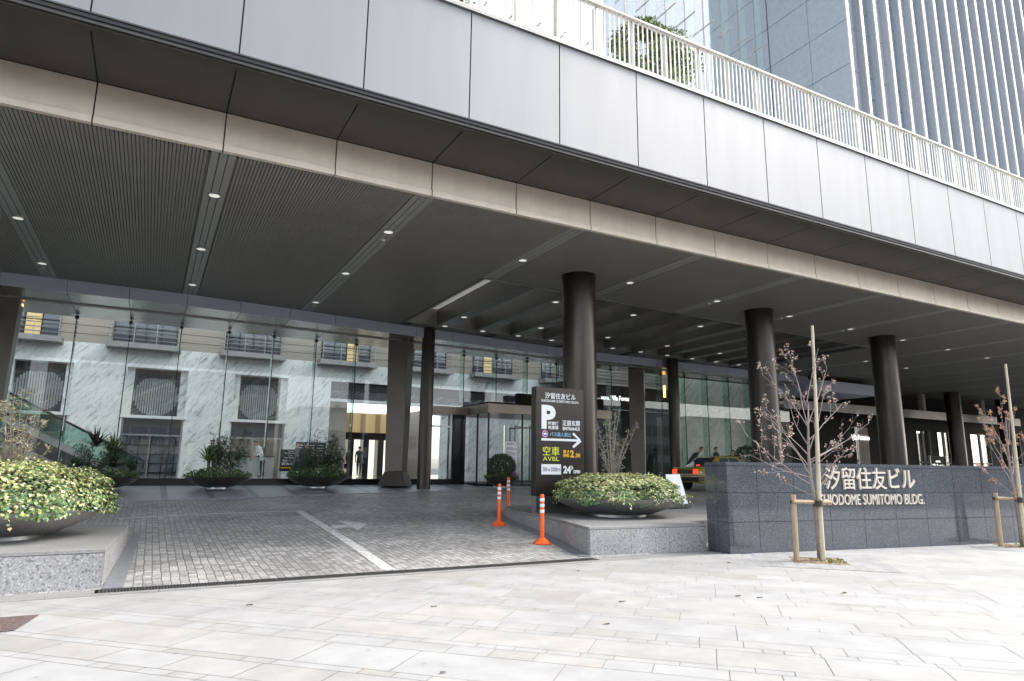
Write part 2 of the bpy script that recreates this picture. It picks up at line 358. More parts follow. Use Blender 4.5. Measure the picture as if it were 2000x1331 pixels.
M['beige'] = mat('beige_panel', (.52, .45, .37), (.46, .40, .33), rough=.5, scale=2)
M['room'] = mat('room_wall', (.34, .30, .25), (.20, .175, .15), rough=.7, scale=.9, detail=6)
M['white'] = mat('white_paint', (.8, .8, .79), rough=.4)
M['letter'] = mat('cream_letter', (.62, .57, .48), rough=.35)
M['sign'] = mat('sign_face', (.05, .042, .036), (.042, .036, .031), rough=.33, metal=.6, scale=2)
M['txt_w'] = mat('sign_white', (.85, .85, .85), rough=.4)
M['txt_b'] = mat('sign_light_blue', (.25, .48, .75), rough=.4)
M['txt_nv'] = mat('sign_navy', (.03, .05, .16), rough=.4)
M['txt_or'] = mat('sign_amber', (.85, .48, .03), rough=.4)
M['led'] = mat('led_text', (.25, .27, .02), rough=.5, emit=((.55, .60, .03), .22))
M['pink'] = mat('sign_pink', (.75, .42, .52), rough=.4)
M['violet'] = mat('sign_violet', (.16, .14, .42), rough=.4)
M['orange'] = mat('orange_rubber', (.86, .13, .02), (.78, .11, .02), rough=.4, scale=9)
M['reflect'] = mat('white_band', (.85, .85, .84), rough=.3)
M['bowl'] = mat('bowl_metal', (.36, .35, .34), (.31, .30, .292), rough=.38, metal=.75, scale=5, rough2=.5)
M['bowl_dk'] = mat('dark_bowl', (.06, .052, .048), (.045, .04, .037), rough=.35, metal=.4, scale=5)
M['leaf'] = mat('leaf', (.1, .2, .05), rough=.5, tint=True)
M['bark'] = mat('young_bark', (.30, .25, .21), (.19, .155, .135), rough=.85, scale=30, stretch=(1, 1, .4))
M['twig'] = mat('twig', (.36, .30, .275), (.26, .215, .20), rough=.85, scale=30)
M['wood'] = mat('weathered_wood', (.46, .36, .24), (.32, .24, .15), rough=.8, scale=9, stretch=(3, 3, .3), detail=6)
M['bamboo'] = mat('bamboo', (.55, .48, .36), (.44, .39, .28), rough=.6, scale=6, stretch=(2, 2, .5))
M['rope'] = mat('palm_rope', (.06, .05, .04), rough=.9)
M['lamp'] = mat('lamp_lens', (.8, .8, .78), rough=.3, emit=((1, .96, .88), .16))
M['lamp_warm'] = mat('warm_lamp', (.8, .6, .4), rough=.3, emit=((1, .5, .16), 1.0))
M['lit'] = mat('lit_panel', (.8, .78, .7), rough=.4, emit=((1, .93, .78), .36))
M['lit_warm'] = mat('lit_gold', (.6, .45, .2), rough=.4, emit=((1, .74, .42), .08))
M['gold'] = mat('gold_louvre', (.45, .33, .14), rough=.35, metal=.6)
M['lit_white'] = mat('lit_sign', (.8, .8, .8), rough=.4, emit=((1, 1, 1), .5))
M['car_gold'] = mat('taxi_paint', (.27, .205, .028), rough=.18, coat=.6)
M['car_red'] = mat('red_stripe', (.5, .03, .02), rough=.25)
M['tail'] = mat('tail_lamp', (.6, .02, .01), rough=.2, emit=((1, .05, .015), .5))
M['tail_dk'] = mat('tail_strip', (.14, .012, .012), rough=.2)
M['chrome'] = mat('chrome', (.7, .7, .7), rough=.12, metal=1)
M['rubber'] = mat('tyre_rubber', (.02, .02, .02), rough=.8)
M['plate'] = mat('green_plate', (.02, .09, .06), rough=.4)
M['skin'] = mat('skin', (.50, .32, .23), rough=.5)
M['hair'] = mat('black_hair', (.015, .013, .012), rough=.5)
M['suit'] = mat('charcoal_suit', (.05, .053, .06), rough=.8)
M['navy'] = mat('navy_trousers', (.03, .035, .07), rough=.8)
M['grey_cloth'] = mat('grey_coat', (.12, .125, .125), rough=.85)
M['jeans'] = mat('blue_grey_jeans', (.12, .16, .2), rough=.85)
M['shirt'] = mat('white_shirt', (.75, .78, .82), rough=.8)
M['brown_cloth'] = mat('brown_jacket', (.05, .045, .04), rough=.85)

weather(M['paving']); weather(M['paving_grey']); weather(M['granite_top'], .86, 1.04, 3.5); weather(M['setts'], .82, 1.06, 1.7)
YF, YB, YG = 10.13, 11.91, 26.65
XL, XR = -14.0, 78.0
WP, XP0 = 1.956, .60                  # facade panel module
def z_drive(x, y):
    k = max(0., min(1., (y-10.3)/7.0))
    return min(.052*max(0., y-10.3), .80) + .010*(x-9)*k*(1 if x > -6 else 0)

# ================================================================== GROUND
tag(MB().box(-900, 900, -900, 900, -1.2, -.25).build('ground', M['asphalt']), kind='structure')
tag(MB().box(-120, 160, -60, -14.4, -.24, -.13).build('road', M['asphalt']), kind='structure')
sw = MB().box(-60, 110, -14.2, 10.02, -.24, -.006)
tag(sw.build('pavement_bed', M['paving_joint']), kind='structure')
tag(MB().box(-60, 110, -14.4, -14.2, -.24, .0).build('pavement_kerb', M['kerb']), kind='structure')

# pale slabs laid in rows at 45 degrees; each slab is a face of one sheet with its own tint
def clip_poly(poly, a, b, c):       # keep a*x+b*y <= c
    out = []
    for i in range(len(poly)):
        p, q = poly[i], poly[(i+1) % len(poly)]
        dp = a*p[0]+b*p[1]-c; dq = a*q[0]+b*q[1]-c
        if dp <= 0: out.append(p)
        if (dp < 0) != (dq < 0) and dp != dq:
            t = dp/(dp-dq); out.append((p[0]+(q[0]-p[0])*t, p[1]+(q[1]-p[1])*t))
    return out
sl_mb = MB(); s2 = sqrt(.5)
rows = [.64, .13, .40, .13, .64, .27, .13, .52, .13, .27]
v0 = -32.; ri = 0; gap = .0034
YPAV = 9.97
WD = Vector((cos(rad(-8.226)), sin(rad(-8.226)))); WN = Vector((-WD.y, WD.x)); WP0 = Vector((10.17, 9.79))
wall_c = WP0.dot(WN)
while v0 < 32.:
    hgt = rows[ri % len(rows)]; ri += 1
    uu = -32. + rnd.random()
    while uu < 42.:
        if hgt > .5: ln = rnd.choice((.9, 1.1, 1.3, 1.5))
        elif hgt > .3: ln = rnd.choice((.5, .7, .9))
        elif hgt > .2: ln = rnd.choice((.4, .6, .27))
        else: ln = rnd.choice((.18, .3, .3, .55, .8))
        # u runs along P1=(s2,s2) perpendicular to the rows, rows run along (-s2, s2)
        ctr = ((v0+hgt/2)*s2 - (uu+ln/2)*s2, (v0+hgt/2)*s2 + (uu+ln/2)*s2)
        if -5 < ctr[0] < 34 and -3.5 < ctr[1] < 11:
            q = []
            for dv, du in ((gap, gap), (hgt-gap, gap), (hgt-gap, ln-gap), (gap, ln-gap)):
                a, b = v0+dv, uu+du
                q.append((a*s2-b*s2, a*s2+b*s2))
            if hgt < .2 and rnd.random() < .4: pass
            q = clip_poly(q, 0, 1, YPAV if ctr[0] < 10.15 else 99); q = clip_poly(q, 0, -1, 4.15) if len(q) > 2 else q
            if len(q) > 2 and ctr[0] > 9: q = clip_poly(q, WN.x, WN.y, wall_c - .01) if ctr[0] > 10.6 else q
            if len(q) > 2:
                k = rnd.uniform(.955, 1.035); wv = rnd.choice((0, 0, .015, .04, -.01)); tn = (k, k-wv*.35, k-wv)
                if rnd.random() < .07: tn = (k*.92, k*.905, k*.87)
                sl_mb.add([(x, y, 0) for x, y in q], (tuple(range(len(q))),), 0, tn)
        uu += ln
    v0 += hgt
tag(sl_mb.build('pavement', M['paving'], at=(0, 0, 0)), kind='structure')
# outer sheet of the pavement beyond the slabs
out = MB()
out.box(-60, -5, -14.2, 9.97, -.004, -.002); out.box(33, 110, -14.2, 9.97, -.004, -.002); out.box(-5, 33, -14.2, -4.16, -.004, -.002)
tag(out.build('far_pavement', M['paving']), kind='structure')

lt = MB(); rl_ = random.Random(77)
for x, y in [(6.9, 6.55), (7.05, 6.35), (5.3, 6.9), (4.4, 6.0), (2.2, 5.2), (3.1, 7.6), (8.4, 6.1), (1.2, 8.6), (9.2, 8.9), (6.2, 9.2)]:
    for k in range(2):
        lt.add([(x+rl_.gauss(0, .03)+.03*cos(a), y+rl_.gauss(0, .004)+.018*sin(a), .004+.012*(a > 2)) for a in (0, 1.3, 2.6, 3.9, 5.2)], ((0, 1, 2, 3, 4),), 0, None)
tag(lt.build('leaf_litter', M['soil'], at=(0, 0, 0)), kind='stuff')

# border course and drain between pavement and drive
bc = MB()
xx = -16.
while xx < 10.1:
    L_ = rnd.uniform(.9, 1.3); bc.box(xx+.004, min(xx+L_, 10.12)-.004, 9.985, 10.14, -.1, .004); xx += L_
for x0_, x1_, y1_ in ((-9, -.44, 10.505), (7.33, 10.13, 10.585)):
    xx = x0_
    while xx < x1_-.05: bc.box(xx+.004, min(xx+1.1, x1_)-.004, 10.148, y1_ if xx < 0 or xx > 7.4 else y1_-.01, -.1, .004); xx += 1.1
tag(bc.build('border_course', M['granite_top']), kind='structure')
gt = thing('drain_grate', (3.4, 10.3, 0), 'long dark slotted drain grating across the mouth of the paved drive', 'drain')
g1 = MB()
for i in range(7):
    xa = -.40+i*1.1; xb = min(xa+1.09, 7.3)
    g1.box(xa, xb, 10.15, 10.175, -.04, .008); g1.box(xa, xb, 10.385, 10.41, -.04, .008); g1.box(xa, xa+.02, 10.175, 10.385, -.04, .007); g1.box(xb-.02, xb, 10.175, 10.385, -.04, .007)
    k = xa+.05
    while k < xb-.03:
        g1.box(k, k+.017, 10.175, 10.385, -.03, .006); k += .036
    g1.box(xa+.02, xb-.02, 10.272, 10.286, -.035, .0085)
g1.build('slotted_frame', M['iron'], gt)
MB().box(-.42, 7.32, 10.145, 10.415, -.09, -.045).build('channel', M['black'], gt)
tag(MB().box(-.45, 10.15, 10.14, 10.43, -.2, -.095).build('drain_bed', M['black']), kind='structure')

# paved drive rising to the entrance
dv = MB(); nx, ny = 48, 34
xs = [XL + (46-XL)*i/nx for i in range(nx+1)]; ys = [10.42 + (28-10.42)*j/ny for j in range(ny+1)]
vs = [(x, y, z_drive(x, y)) for y in ys for x in xs]
dv.add(vs, [(j*(nx+1)+i, j*(nx+1)+i+1, (j+1)*(nx+1)+i+1, (j+1)*(nx+1)+i) for j in range(ny) for i in range(nx)])
tag(dv.build('driveway', M['setts'], smooth=True, at=(0, 0, 0)), kind='structure')
tag(MB().box(46, 95, 8, 29, -.1, .80).build('far_forecourt', M['granite_walk']), kind='structure')

# painted line and arrow on the drive
def ribbon(pts, wds, z=.006):
    mb = MB(); P = [Vector((p[0], p[1], 0)) for p in pts]; Ls, Rs = [], []
    for i, p in enumerate(P):
        d = (P[min(i+1, len(P)-1)]-P[max(i-1, 0)]).normalized(); n_ = Vector((-d.y, d.x, 0)); wv = wds[i] if isinstance(wds, list) else wds
        Ls.append(p+n_*wv/2); Rs.append(p-n_*wv/2)
    v = [(q.x, q.y, z_drive(q.x, q.y)+z) for q in Ls+Rs]; n = len(P)
    mb.add(v, [(n+i, n+i+1, i+1, i) for i in range(n-1)]); return mb
ln = ribbon([(3.49, 10.47), (3.55, 11.6), (3.6, 12.8), (3.64, 14.2), (3.68, 15.8), (3.70, 17.4), (3.72, 18.9)], .20)
ln2 = ribbon([(3.82, 19.0), (2.6, 18.97), (1.4, 18.86), (.24, 18.67), (-.5, 18.53)], .13); ln.add(ln2.v, ln2.f)
tag(ln.build('lane_line', M['paint'], at=(0, 0, 0)), 'worn white line turning a corner on the paved drive', 'road marking')
ar = MB()
zz = lambda x, y: (x, y, z_drive(x, y)+.006)
ar.add([zz(3.80, 15.3), zz(4.1, 15.5), zz(4.22, 15.6), zz(4.22, 15.95), zz(4.1, 15.9), zz(3.80, 15.75)], ((0, 1, 2, 3, 4, 5),))
ar.add([zz(4.225, 16.75), zz(4.225, 14.95), zz(4.72, 15.95)], ((0, 1, 2),))
tag(ar.build('painted_arrow', M['paint'], at=(0, 0, 0)), 'worn white arrow painted on the drive beside the line', 'road marking')

# stone walkway along the glass wall
def z_walk(x, y):
    f = front(x); k = max(0., min(1., (y-f)/(YG-f))); a = z_drive(x, f)+max(.012, min(.06, .06-(x-1)*.006)); return a + (.90-a)*k
FR = [(XL, 21.6), (-2, 21.8), (.05, 22.1), (1.6, 22.4), (4.1, 22.8), (6.7, 23.5), (9.0, 23.85), (13, 24.5), (18, 25.3), (22, 25.6), (30, 26.0), (40, 26.4)]
def front(x):
    for i in range(len(FR)-1):
        if FR[i][0] <= x <= FR[i+1][0]:
            t = (x-FR[i][0])/(FR[i+1][0]-FR[i][0]); return FR[i][1]+(FR[i+1][1]-FR[i][1])*t
    return FR[-1][1]
wk = MB(); bx = .75; edges = []
x = -13.7
while x < 38: edges += [(x, x+1.14, 0), (x+1.148, x+1.292, 1)]; x += 1.3
for a, b, mi in edges:
    for j in range(4):
        q = []
        for (px_, jj) in ((a, j), (b, j), (b, j+1), (a, j+1)):
            f = front(px_); y = f + (YG+.6-f)*jj/4; q.append((px_, y, z_walk(px_, min(y, YG))))
        wk.quad(*q, mi=mi)
    f0, f1 = front(a), front(b)
    wk.quad((a, f0, z_walk(a, f0)-.4), (b, f1, z_walk(b, f1)-.4), (b, f1, z_walk(b, f1)), (a, f0, z_walk(a, f0)), mi=1)
tag(wk.build('walkway', [M['granite_walk'], M['band']], at=(0, 0, 0)), kind='structure')

# ================================================================== RAISED STONE BLOCKS
def faced_block(name, poly, z1, zb, label, cat, seams, lip=.0):
    t = thing(name, (poly[0][0], poly[0][1], 0), label, cat)
    MB().prism([(x, y) for x, y in poly], zb, z1-.003).build('core', M['joint'], t)
    n = len(poly); fc = MB(); o = .022
    # facing slabs stand proud of the core with open joints
    for i in range(n):
        a = Vector(poly[i]); b = Vector(poly[(i+1) % n]); d = b-a
        if d.length < .05: continue
        nrm = Vector((d.y, -d.x)).normalized(); dn = d.normalized()
        k = max(1, round(d.length/seams)); st = d.length/k
        for j in range(k):
            p = a+dn*(st*j+(.004 if j else 0)); q = a+dn*(st*(j+1)-(.004 if j < k-1 else 0))
            pl = [p, p+nrm*o, q+nrm*o, q]
            fc.prism([(w_.x, w_.y) for w_ in pl], zb, z1-.055)
    fc.build('facing', M['granite_lt'], t)
    tp = MB(); ctr = Vector((sum(p[0] for p in poly)/n, sum(p[1] for p in poly)/n))
    big = []
    for i in range(n):
        a = Vector(poly[i-1]); b = Vector(poly[i]); c = Vector(poly[(i+1) % n])
        n1 = Vector(((b-a).y, -(b-a).x)).normalized(); n2 = Vector(((c-b).y, -(c-b).x)).normalized()
        h_ = (n1+n2); h_ = h_/max(.3, h_.length_squared)*2*.022; big.append((b.x+h_.x, b.y+h_.y))
    tp.prism(big, z1-.05, z1); tp.build('capstone', M['granite_top'], t, bevel=.006)
    return t
faced_block('planter_plinth', [(-.40, 10.53), (-.22, 14.35), (-1.2, 14.9), (-12, 14.9), (-12, 10.53)], .50, -.05,
            'pale granite block under the ivy bowl at the left edge of the drive', 'stone plinth', 1.17)
isl = [(7.42, 10.62), (10.14, 10.42), (10.35, 11.2), (17.0, 11.2), (27.5, 12.0), (29.5, 14.6), (27.8, 17.2), (16.5, 16.75), (12.0, 17.6), (10.2, 17.75), (9.35, 17.45), (8.85, 16.7), (8.52, 15.6), (8.33, 14.6), (8.18, 13.6), (7.98, 12.6)]
faced_block('island', isl, .53, -.05, 'curved granite island carrying the parking sign, a bowl and round columns', 'traffic island', .98)
kb = MB()                                               # kerb stones laid flush beside the blocks
kb.add([(-.36, 10.44, .012), (-.13, 10.44, .012), (.03, 16.3, z_drive(0, 16.3)+.012), (-.21, 14.6, z_drive(0, 14.6)+.012)], ((0, 1, 2, 3),))
tag(kb.build('kerb_strip', M['kerb'], at=(0, 0, 0)), kind='structure')
ib = [Vector(p) for p in isl[10:][::-1]]
kk = ribbon([(9.1, 17.75), (8.7, 17.0), (8.35, 15.8), (8.16, 14.7), (8.0, 13.6), (7.79, 12.6), (7.27, 10.55)], .26, .012)
tag(kk.build('island_kerb_strip', M['kerb'], at=(0, 0, 0)), kind='structure')

# ================================================================== SIGN WALL
WALL = Matrix.Translation((WP0.x, WP0.y, 0)) @ Matrix.Rotation(rad(-8.226), 4, 'Z')
sg = thing('sign_wall', (WP0.x, WP0.y, 0), 'long polished dark blue granite wall bearing the building name in raised letters', 'wall')
MB().box(.015, 14, .015, .685, -.05, 1.74).xf(WALL).build('core', M['joint'], sg)
pn = MB(); gp = .005
zr = [(0, .60), (.60, 1.17), (1.17, 1.70)]
for r, (za, zb) in enumerate(zr):
    xk = 0.; first = True
    while xk < 14:
        st = .735 if (first and r) else (.735 if first else .93)
        pn.box(xk+gp, min(14, xk+st)-gp, 0, .02, za+gp-(.05 if r == 0 else 0), zb-gp); xk += st; first = False
    pn.box(0, .02, .0205, .345-gp, za+gp, zb-gp); pn.box(0, .02, .345+gp, .70, za+gp, zb-gp)
    pn.box(.02, 14, .685, .70, za+gp, zb-gp)
pn.xf(WALL).build('granite_panel', M['granite_bl'], sg)
MB().box(-.004, 14, -.004, .704, 1.705, 1.775).xf(WALL).build('coping', M['granite_bl'], sg)
for body, x0, x1, z0, z1, nm in (('汐留住友ビル', 2.49, 5.06, 1.235, 1.70, 'name_lettering'), ('SHIODOME SUMITOMO BLDG.', 2.30, 5.28, .915, 1.135, 'roman_lettering')):
    t = text_mb(body, x1-x0, z1-z0, .04, .006 if nm == 'name_lettering' else .0)
    t.xf(Matrix.Translation((x0, -.012, z0))).xf(WALL).build(nm, M['letter'], sg)
del sw

# ================================================================== PYLON SIGN
PX, PY, PZ = 8.85, 15.03, .53
py = thing('parking_sign', (9.6, PY+.13, PZ), 'tall dark brown parking sign with white P, arrow and price panel', 'sign')
MB().box(PX, 10.35, PY, PY+.26, .93, 3.77).build('body', M['sign'], py, bevel=.006)
MB().box(PX+.015, 10.335, PY+.015, PY+.245, .5, .926).build('base', M['steel'], py)
def sx(u): return PX+1.5*u
def ptext(nm, body, u0, u1, z0, z1, m, bold=.0, dy=.001):
    text_mb(body, 1.5*(u1-u0), z1-z0, .004, bold).xf(Matrix.Translation((sx(u0), PY-dy, z0))).build(nm, m, py)
ptext('name_text', '汐留住友ビル', .18, .83, 3.465, 3.63, M['txt_w'], .012)
ptext('roman_text', 'SHIODOME SUMITOMO BLDG.', .105, .90, 3.375, 3.44, M['txt_w'], .01)
ptext('parking_letter', 'P', .107, .40, 2.66, 3.29, M['txt_w'], .045)
ptext('hourly_text', '時間貸', .245, .455, 2.76, 2.86, M['txt_w'], .02)
ptext('car_park_text', '駐車場', .245, .455, 2.65, 2.75, M['txt_w'], .02)
ptext('main_entrance_text', '正面玄関', .545, .915, 2.765, 2.915, M['txt_w'], .015)
ptext('entrance_text', 'ENTRANCE', .55, .915, 2.645, 2.735, M['txt_w'], .03)
ptext('no_bus_text', 'バス進入禁止', .28, .73, 2.47, 2.585, M['txt_b'], .012)
am = MB()
am.box(sx(.107), sx(.885), PY-.005, PY-.001, 2.355, 2.415)
for sgn in (1, -1):
    a = (sx(.915), 2.385); b = (sx(.765), 2.385+sgn*.185)
    dx, dz = b[0]-a[0], b[1]-a[1]; l_ = sqrt(dx*dx+dz*dz); ox, oz = -dz/l_*.033, dx/l_*.033
    yy = PY-.0055 if sgn > 0 else PY-.006
    am.add([(a[0]+ox+.03, yy, a[1]+oz), (a[0]-ox+.0, yy, a[1]-oz), (b[0]-ox, yy, b[1]-oz), (b[0]+ox, yy, b[1]+oz)], ((0, 1, 2, 3),))
am.build('arrow', M['txt_w'], py)
ic = MB()
def disc(mb, cx, cz, r, y, mi, n=28): mb.add([(cx+r*cos(2*pi*k/n), y, cz+r*sin(2*pi*k/n)) for k in range(n)], (tuple(range(n)),), mi)
disc(ic, sx(.18), 2.53, .093, PY-.002, 0); disc(ic, sx(.18), 2.53, .072, PY-.003, 1)
ic.box(sx(.18)-.045, sx(.18)+.045, PY-.006, PY-.004, 2.515, 2.553, 2); ic.box(sx(.18)-.033, sx(.18)-.012, PY-.006, PY-.004, 2.503, 2.514, 2); ic.box(sx(.18)+.012, sx(.18)+.033, PY-.006, PY-.004, 2.503, 2.514, 2)
ic.build('no_bus_emblem', [M['pink'], M['violet'], M['txt_w']], py)
MB().box(sx(.107), sx(.51), PY-.004, PY+.01, 1.82, 2.225).build('led_panel', M['black'], py)
ptext('vacancy_text', '空車', .135, .475, 1.965, 2.205, M['led'], .0, .005)
ptext('available_text', 'AVBL', .135, .47, 1.83, 1.94, M['led'], -.005, .005)
ptext('height_text', '高さ', .555, .685, 2.03, 2.13, M['txt_or'], .03)
ptext('limit_text', '制限', .555, .685, 1.93, 2.025, M['txt_or'], .03)
ptext('limit_figure', '2', .70, .785, 1.93, 2.125, M['txt_or'], .05)
ptext('limit_figure', '.1M', .795, .915, 1.93, 2.04, M['txt_or'], .05)
MB().box(sx(.107), sx(.51), PY-.004, PY+.01, 1.48, 1.745).build('price_panel', M['txt_w'], py)
ptext('price_text', '30', .135, .215, 1.56, 1.665, M['txt_nv'], .0, .005)
ptext('price_text', '分', .222, .285, 1.56, 1.635, M['txt_nv'], .0, .005)
ptext('price_text', '300', .297, .42, 1.56, 1.665, M['txt_nv'], .0, .005)
ptext('price_text', '円', .428, .49, 1.56, 1.635, M['txt_nv'], .0, .005)
ptext('hours_text', '24', .555, .72, 1.51, 1.71, M['txt_w'], .05)
ptext('hours_text', 'h', .73, .765, 1.61, 1.72, M['txt_w'], .03)
ptext('hours_text', 'OPEN', .77, .915, 1.51, 1.60, M['txt_w'], .05)

py.scale = (.952, .952, .952); py.location = (9.13, 14.43, .555)

# ================================================================== CANOPY
cn = thing('entrance_canopy', (10, YF, 7.0), 'huge grey metal canopy with slatted dark ceiling over the entrance drive', 'canopy')
ZF0, ZF1, ZS, ZB0, ZC = 7.86, 10.07, 7.74, 7.13, 7.0
MB().box(XL, XR, YF+.03, YF+.14, ZF0+.02, ZF1-.01).build('backing', M['joint'], cn)
fp = MB(); bp_ = MB(); sp = MB(); lp = MB()
n0 = int((XL-XP0)/WP)
x = XP0+WP*n0
while x < XR-WP:
    a, b = x+.012, x+WP-.012
    fp.box(a, b, YF, YF+.03, ZF0, ZF1-.03)
    bp_.box(a, b, YB-.012, YB+.03, ZB0+.01, ZS-.012)
    sp.box(a, b, YF+.24, YB-.02, ZS, ZS+.03)
    lp.box(a, b, YB-.045, YB+.06, ZC+.005, ZB0-.006)
    x += WP
fp.build('fascia_panel', M['panel'], cn); bp_.build('beam_panel', M['panel_beige'], cn); sp.build('soffit_panel', M['panel_dark'], cn); lp.build('edge_trim', M['panel_beige'], cn)
MB().box(XL, XR, YB+.03, YB+.2, ZC+.03, ZS+.2).build('beam_backing', M['joint'], cn)
MB().box(XL, XR, YF+.02, YB+.03, ZS+.035, ZS+.09).build('soffit_backing', M['joint'], cn)
lipm = MB()                                              # recessed lip under the fascia
lipm.box(XL, XR, YF+.05, YF+.10, ZS-.02, ZF0-.01); lipm.box(XL, XR, YF+.10, YF+.235, ZS-.045, ZS-.015); lipm.box(XL, XR, YF+.004, YF+.05, ZF0-.02, ZF0-.004)
lipm.build('drip_lip', M['panel_dark'], cn)
MB().box(XL, XR, YF-.05, YF+.3, ZF1-.025, ZF1+.015).build('coping', M['trim'], cn)
rs_ = MB(); rs_.box(XL, 8.2, YF+.31, YG+.3, 9.6, 9.95); rs_.box(27.2, XR, YF+.31, YG+.3, 9.6, 9.95); rs_.box(8.2, 27.2, YF+.31, 17.4, 9.6, 9.95); rs_.box(8.2, 27.2, 24.3, YG+.3, 9.6, 9.95)
rs_.build('roof_slab', M['pale'], cn)                     # open over the frosted skylight

# slatted ceiling: individual flat blades with dark grooves, interrupted by lighter lamp strips and the skylight well
ST0, STP, STW = -3.12, 3.755, .42
SKX0, SKX1 = 8.03, 27.4
def sk_front(x): return 16.62+.055*(x-SKX0)
def sk_back(x): return 22.9+.062*(x-SKX0)+.35
def hdr(x):
    P = [(XL, 23.1), (1, 23.1), (9.3, 24.1), (16, 24.95), (30, 25.2), (XR, 25.2)]
    for i in range(len(P)-1):
        if P[i][0] <= x <= P[i+1][0]:
            t = (x-P[i][0])/(P[i+1][0]-P[i][0]); return P[i][1]+(P[i+1][1]-P[i][1])*t
    return 25.2
sm = MB(); stp = MB(); pitch, bw = .062, .046
x = XL
strips = [ST0+STP*k for k in range(-2, 21)]
while x < XR-.2:
    on = any(abs(x+bw/2-s_) < STW/2+.02 for s_ in strips)
    if not on:
        xe = hdr(x)+.02 if x < 34.3 else 40.
        segs = [(YB+.07, xe)]
        if SKX0 < x < SKX1: segs = [(YB+.07, sk_front(x)), (sk_back(x), hdr(x)+.02)]
        for ya, yb in segs:
            if yb-ya > .05: sm.add([(x, ya, ZC), (x+bw, ya, ZC), (x+bw, yb, ZC), (x, yb, ZC), (x, ya, ZC+.03), (x+bw, ya, ZC+.03), (x+bw, yb, ZC+.03), (x, yb, ZC+.03)],
                                  ((3, 2, 1, 0), (0, 1, 5, 4), (1, 2, 6, 5), (3, 0, 4, 7)))
    x += pitch
sm.build('ceiling_slats', M['slat'], cn)
for s_ in strips:
    xe = hdr(max(s_, XL))+.02 if s_ < 33 else 40.
    ye = sk_front(s_) if SKX0 < s_ < SKX1 else xe
    mb = MB()
    for k in range(3): mb.box(s_-STW/2+.003+k*.141, s_-STW/2+k*.141+.127, YB+.07, ye, ZC-.006, ZC+.03)
    mb.build('lamp_strip', M['strip'], cn)
bk = MB()                                                # dark backing above the blades, leaving the well open
bk.box(XL, SKX0, YB+.1, YG+.3, ZC+.035, ZC+.1); bk.box(SKX1, 34.3, YB+.1, YG+.3, ZC+.06, ZC+.1); bk.box(34.3, XR, YB+.1, 40, ZC+.06, ZC+.1)
bk.add([(SKX0, YB+.1, ZC+.06), (SKX1, YB+.1, ZC+.06), (SKX1, sk_front(SKX1), ZC+.06), (SKX0, sk_front(SKX0), ZC+.06)], ((3, 2, 1, 0),))
bk.add([(SKX0, sk_back(SKX0), ZC+.06), (SKX1, sk_back(SKX1), ZC+.06), (SKX1, YG+.3, ZC+.06), (SKX0, YG+.3, ZC+.06)], ((3, 2, 1, 0),))
bk.build('ceiling_backing', M['slat_gap'], cn)
jl = MB()
for yy in (14.05, 18.0): jl.box(XL, SKX0-.1, yy, yy+.008, ZC-.002, ZC+.02)
# skylight well with deep beams
wl = MB(); zt = ZC+.62
A = [(SKX0, sk_front(SKX0)), (SKX1, sk_front(SKX1)), (SKX1, sk_back(SKX1)), (SKX0, sk_back(SKX0))]
for i in range(4):
    a, b = A[i], A[(i+1) % 4]
    wl.quad((a[0], a[1], ZC), (b[0], b[1], ZC), (b[0], b[1], zt), (a[0], a[1], zt))
wl.build('skylight_well', M['trim'], cn)
wt = MB(); wt.add([(p[0], p[1], zt) for p in A], ((3, 2, 1, 0),)); wt.build('skylight_pane', M['frost'], cn)
em = MB()
for i in range(4):
    a, b = Vector(A[i]), Vector(A[(i+1) % 4]); d = (b-a).normalized(); n_ = Vector((d.y, -d.x))
    em.prism([(a.x+n_.x*.07, a.y+n_.y*.07), (b.x+n_.x*.07, b.y+n_.y*.07), (b.x-n_.x*.03, b.y-n_.y*.03), (a.x-n_.x*.03, a.y-n_.y*.03)], ZC-.03, ZC+.04)
em.build('skylight_trim', M['trim'], cn)
BX = [9.25+1.66*k for k in range(11)]
for b in BX:
    mb = MB(); ym = (sk_front(b)+sk_back(b))/2
    for ya, yb in ((sk_front(b)+.05, ym-.006), (ym+.006, sk_back(b)-.05)):
        mb.box(b, b+.5, ya, yb, ZC-.05, zt-.02)
    mb.box(b+.01, b+.49, sk_front(b)+.06, sk_back(b)-.06, ZC-.04, zt-.03)
    mb.build('skylight_beam', M['beam'], cn)

# header over the glass line and the polished lower soffit
hx = [XL, -5.5, 1, 5, 9.3, 12.6, 16, 23, 32.8]
hm = MB(); so_ = MB(); GM, GX0 = 1.6226, .58
x = GX0+GM*math.floor((XL-GX0)/GM)
while x < 32.6:
    a, b = x+.008, x+GM-.008
    ya, yb = hdr(max(XL, a)), hdr(b)
    hm.prism([(a, ya), (b, yb), (b, yb+.05), (a, ya+.05)], 6.61, ZC-.012)
    so_.add([(a, ya+.06, 6.615), (b, yb+.06, 6.615), (b, (yb+YG)/2-.25, 6.615), (a, (ya+YG)/2-.25, 6.615)], ((3, 2, 1, 0),))
    so_.add([(a, (ya+YG)/2-.02, 6.63), (b, (yb+YG)/2-.02, 6.63), (b, YG+.45, 6.63), (a, YG+.45, 6.63)], ((3, 2, 1, 0),))
    x += GM
hm.build('header_panel', M['blue'], cn); so_.build('lower_soffit_panel', M['shiny'], cn)
sb_ = MB()
x = XL
pts = [XL, 1, 9.3, 16, 32.8]
for i in range(len(pts)-1):
    a, b = pts[i], pts[i+1]; ya, yb = (hdr(a)+YG)/2, (hdr(b)+YG)/2
    sb_.prism([(a, ya-.24), (b, yb-.24), (b, yb-.03), (a, ya-.03)], 6.58, 6.66)
sb_.build('soffit_band', M['trim'], cn)
hb = MB()
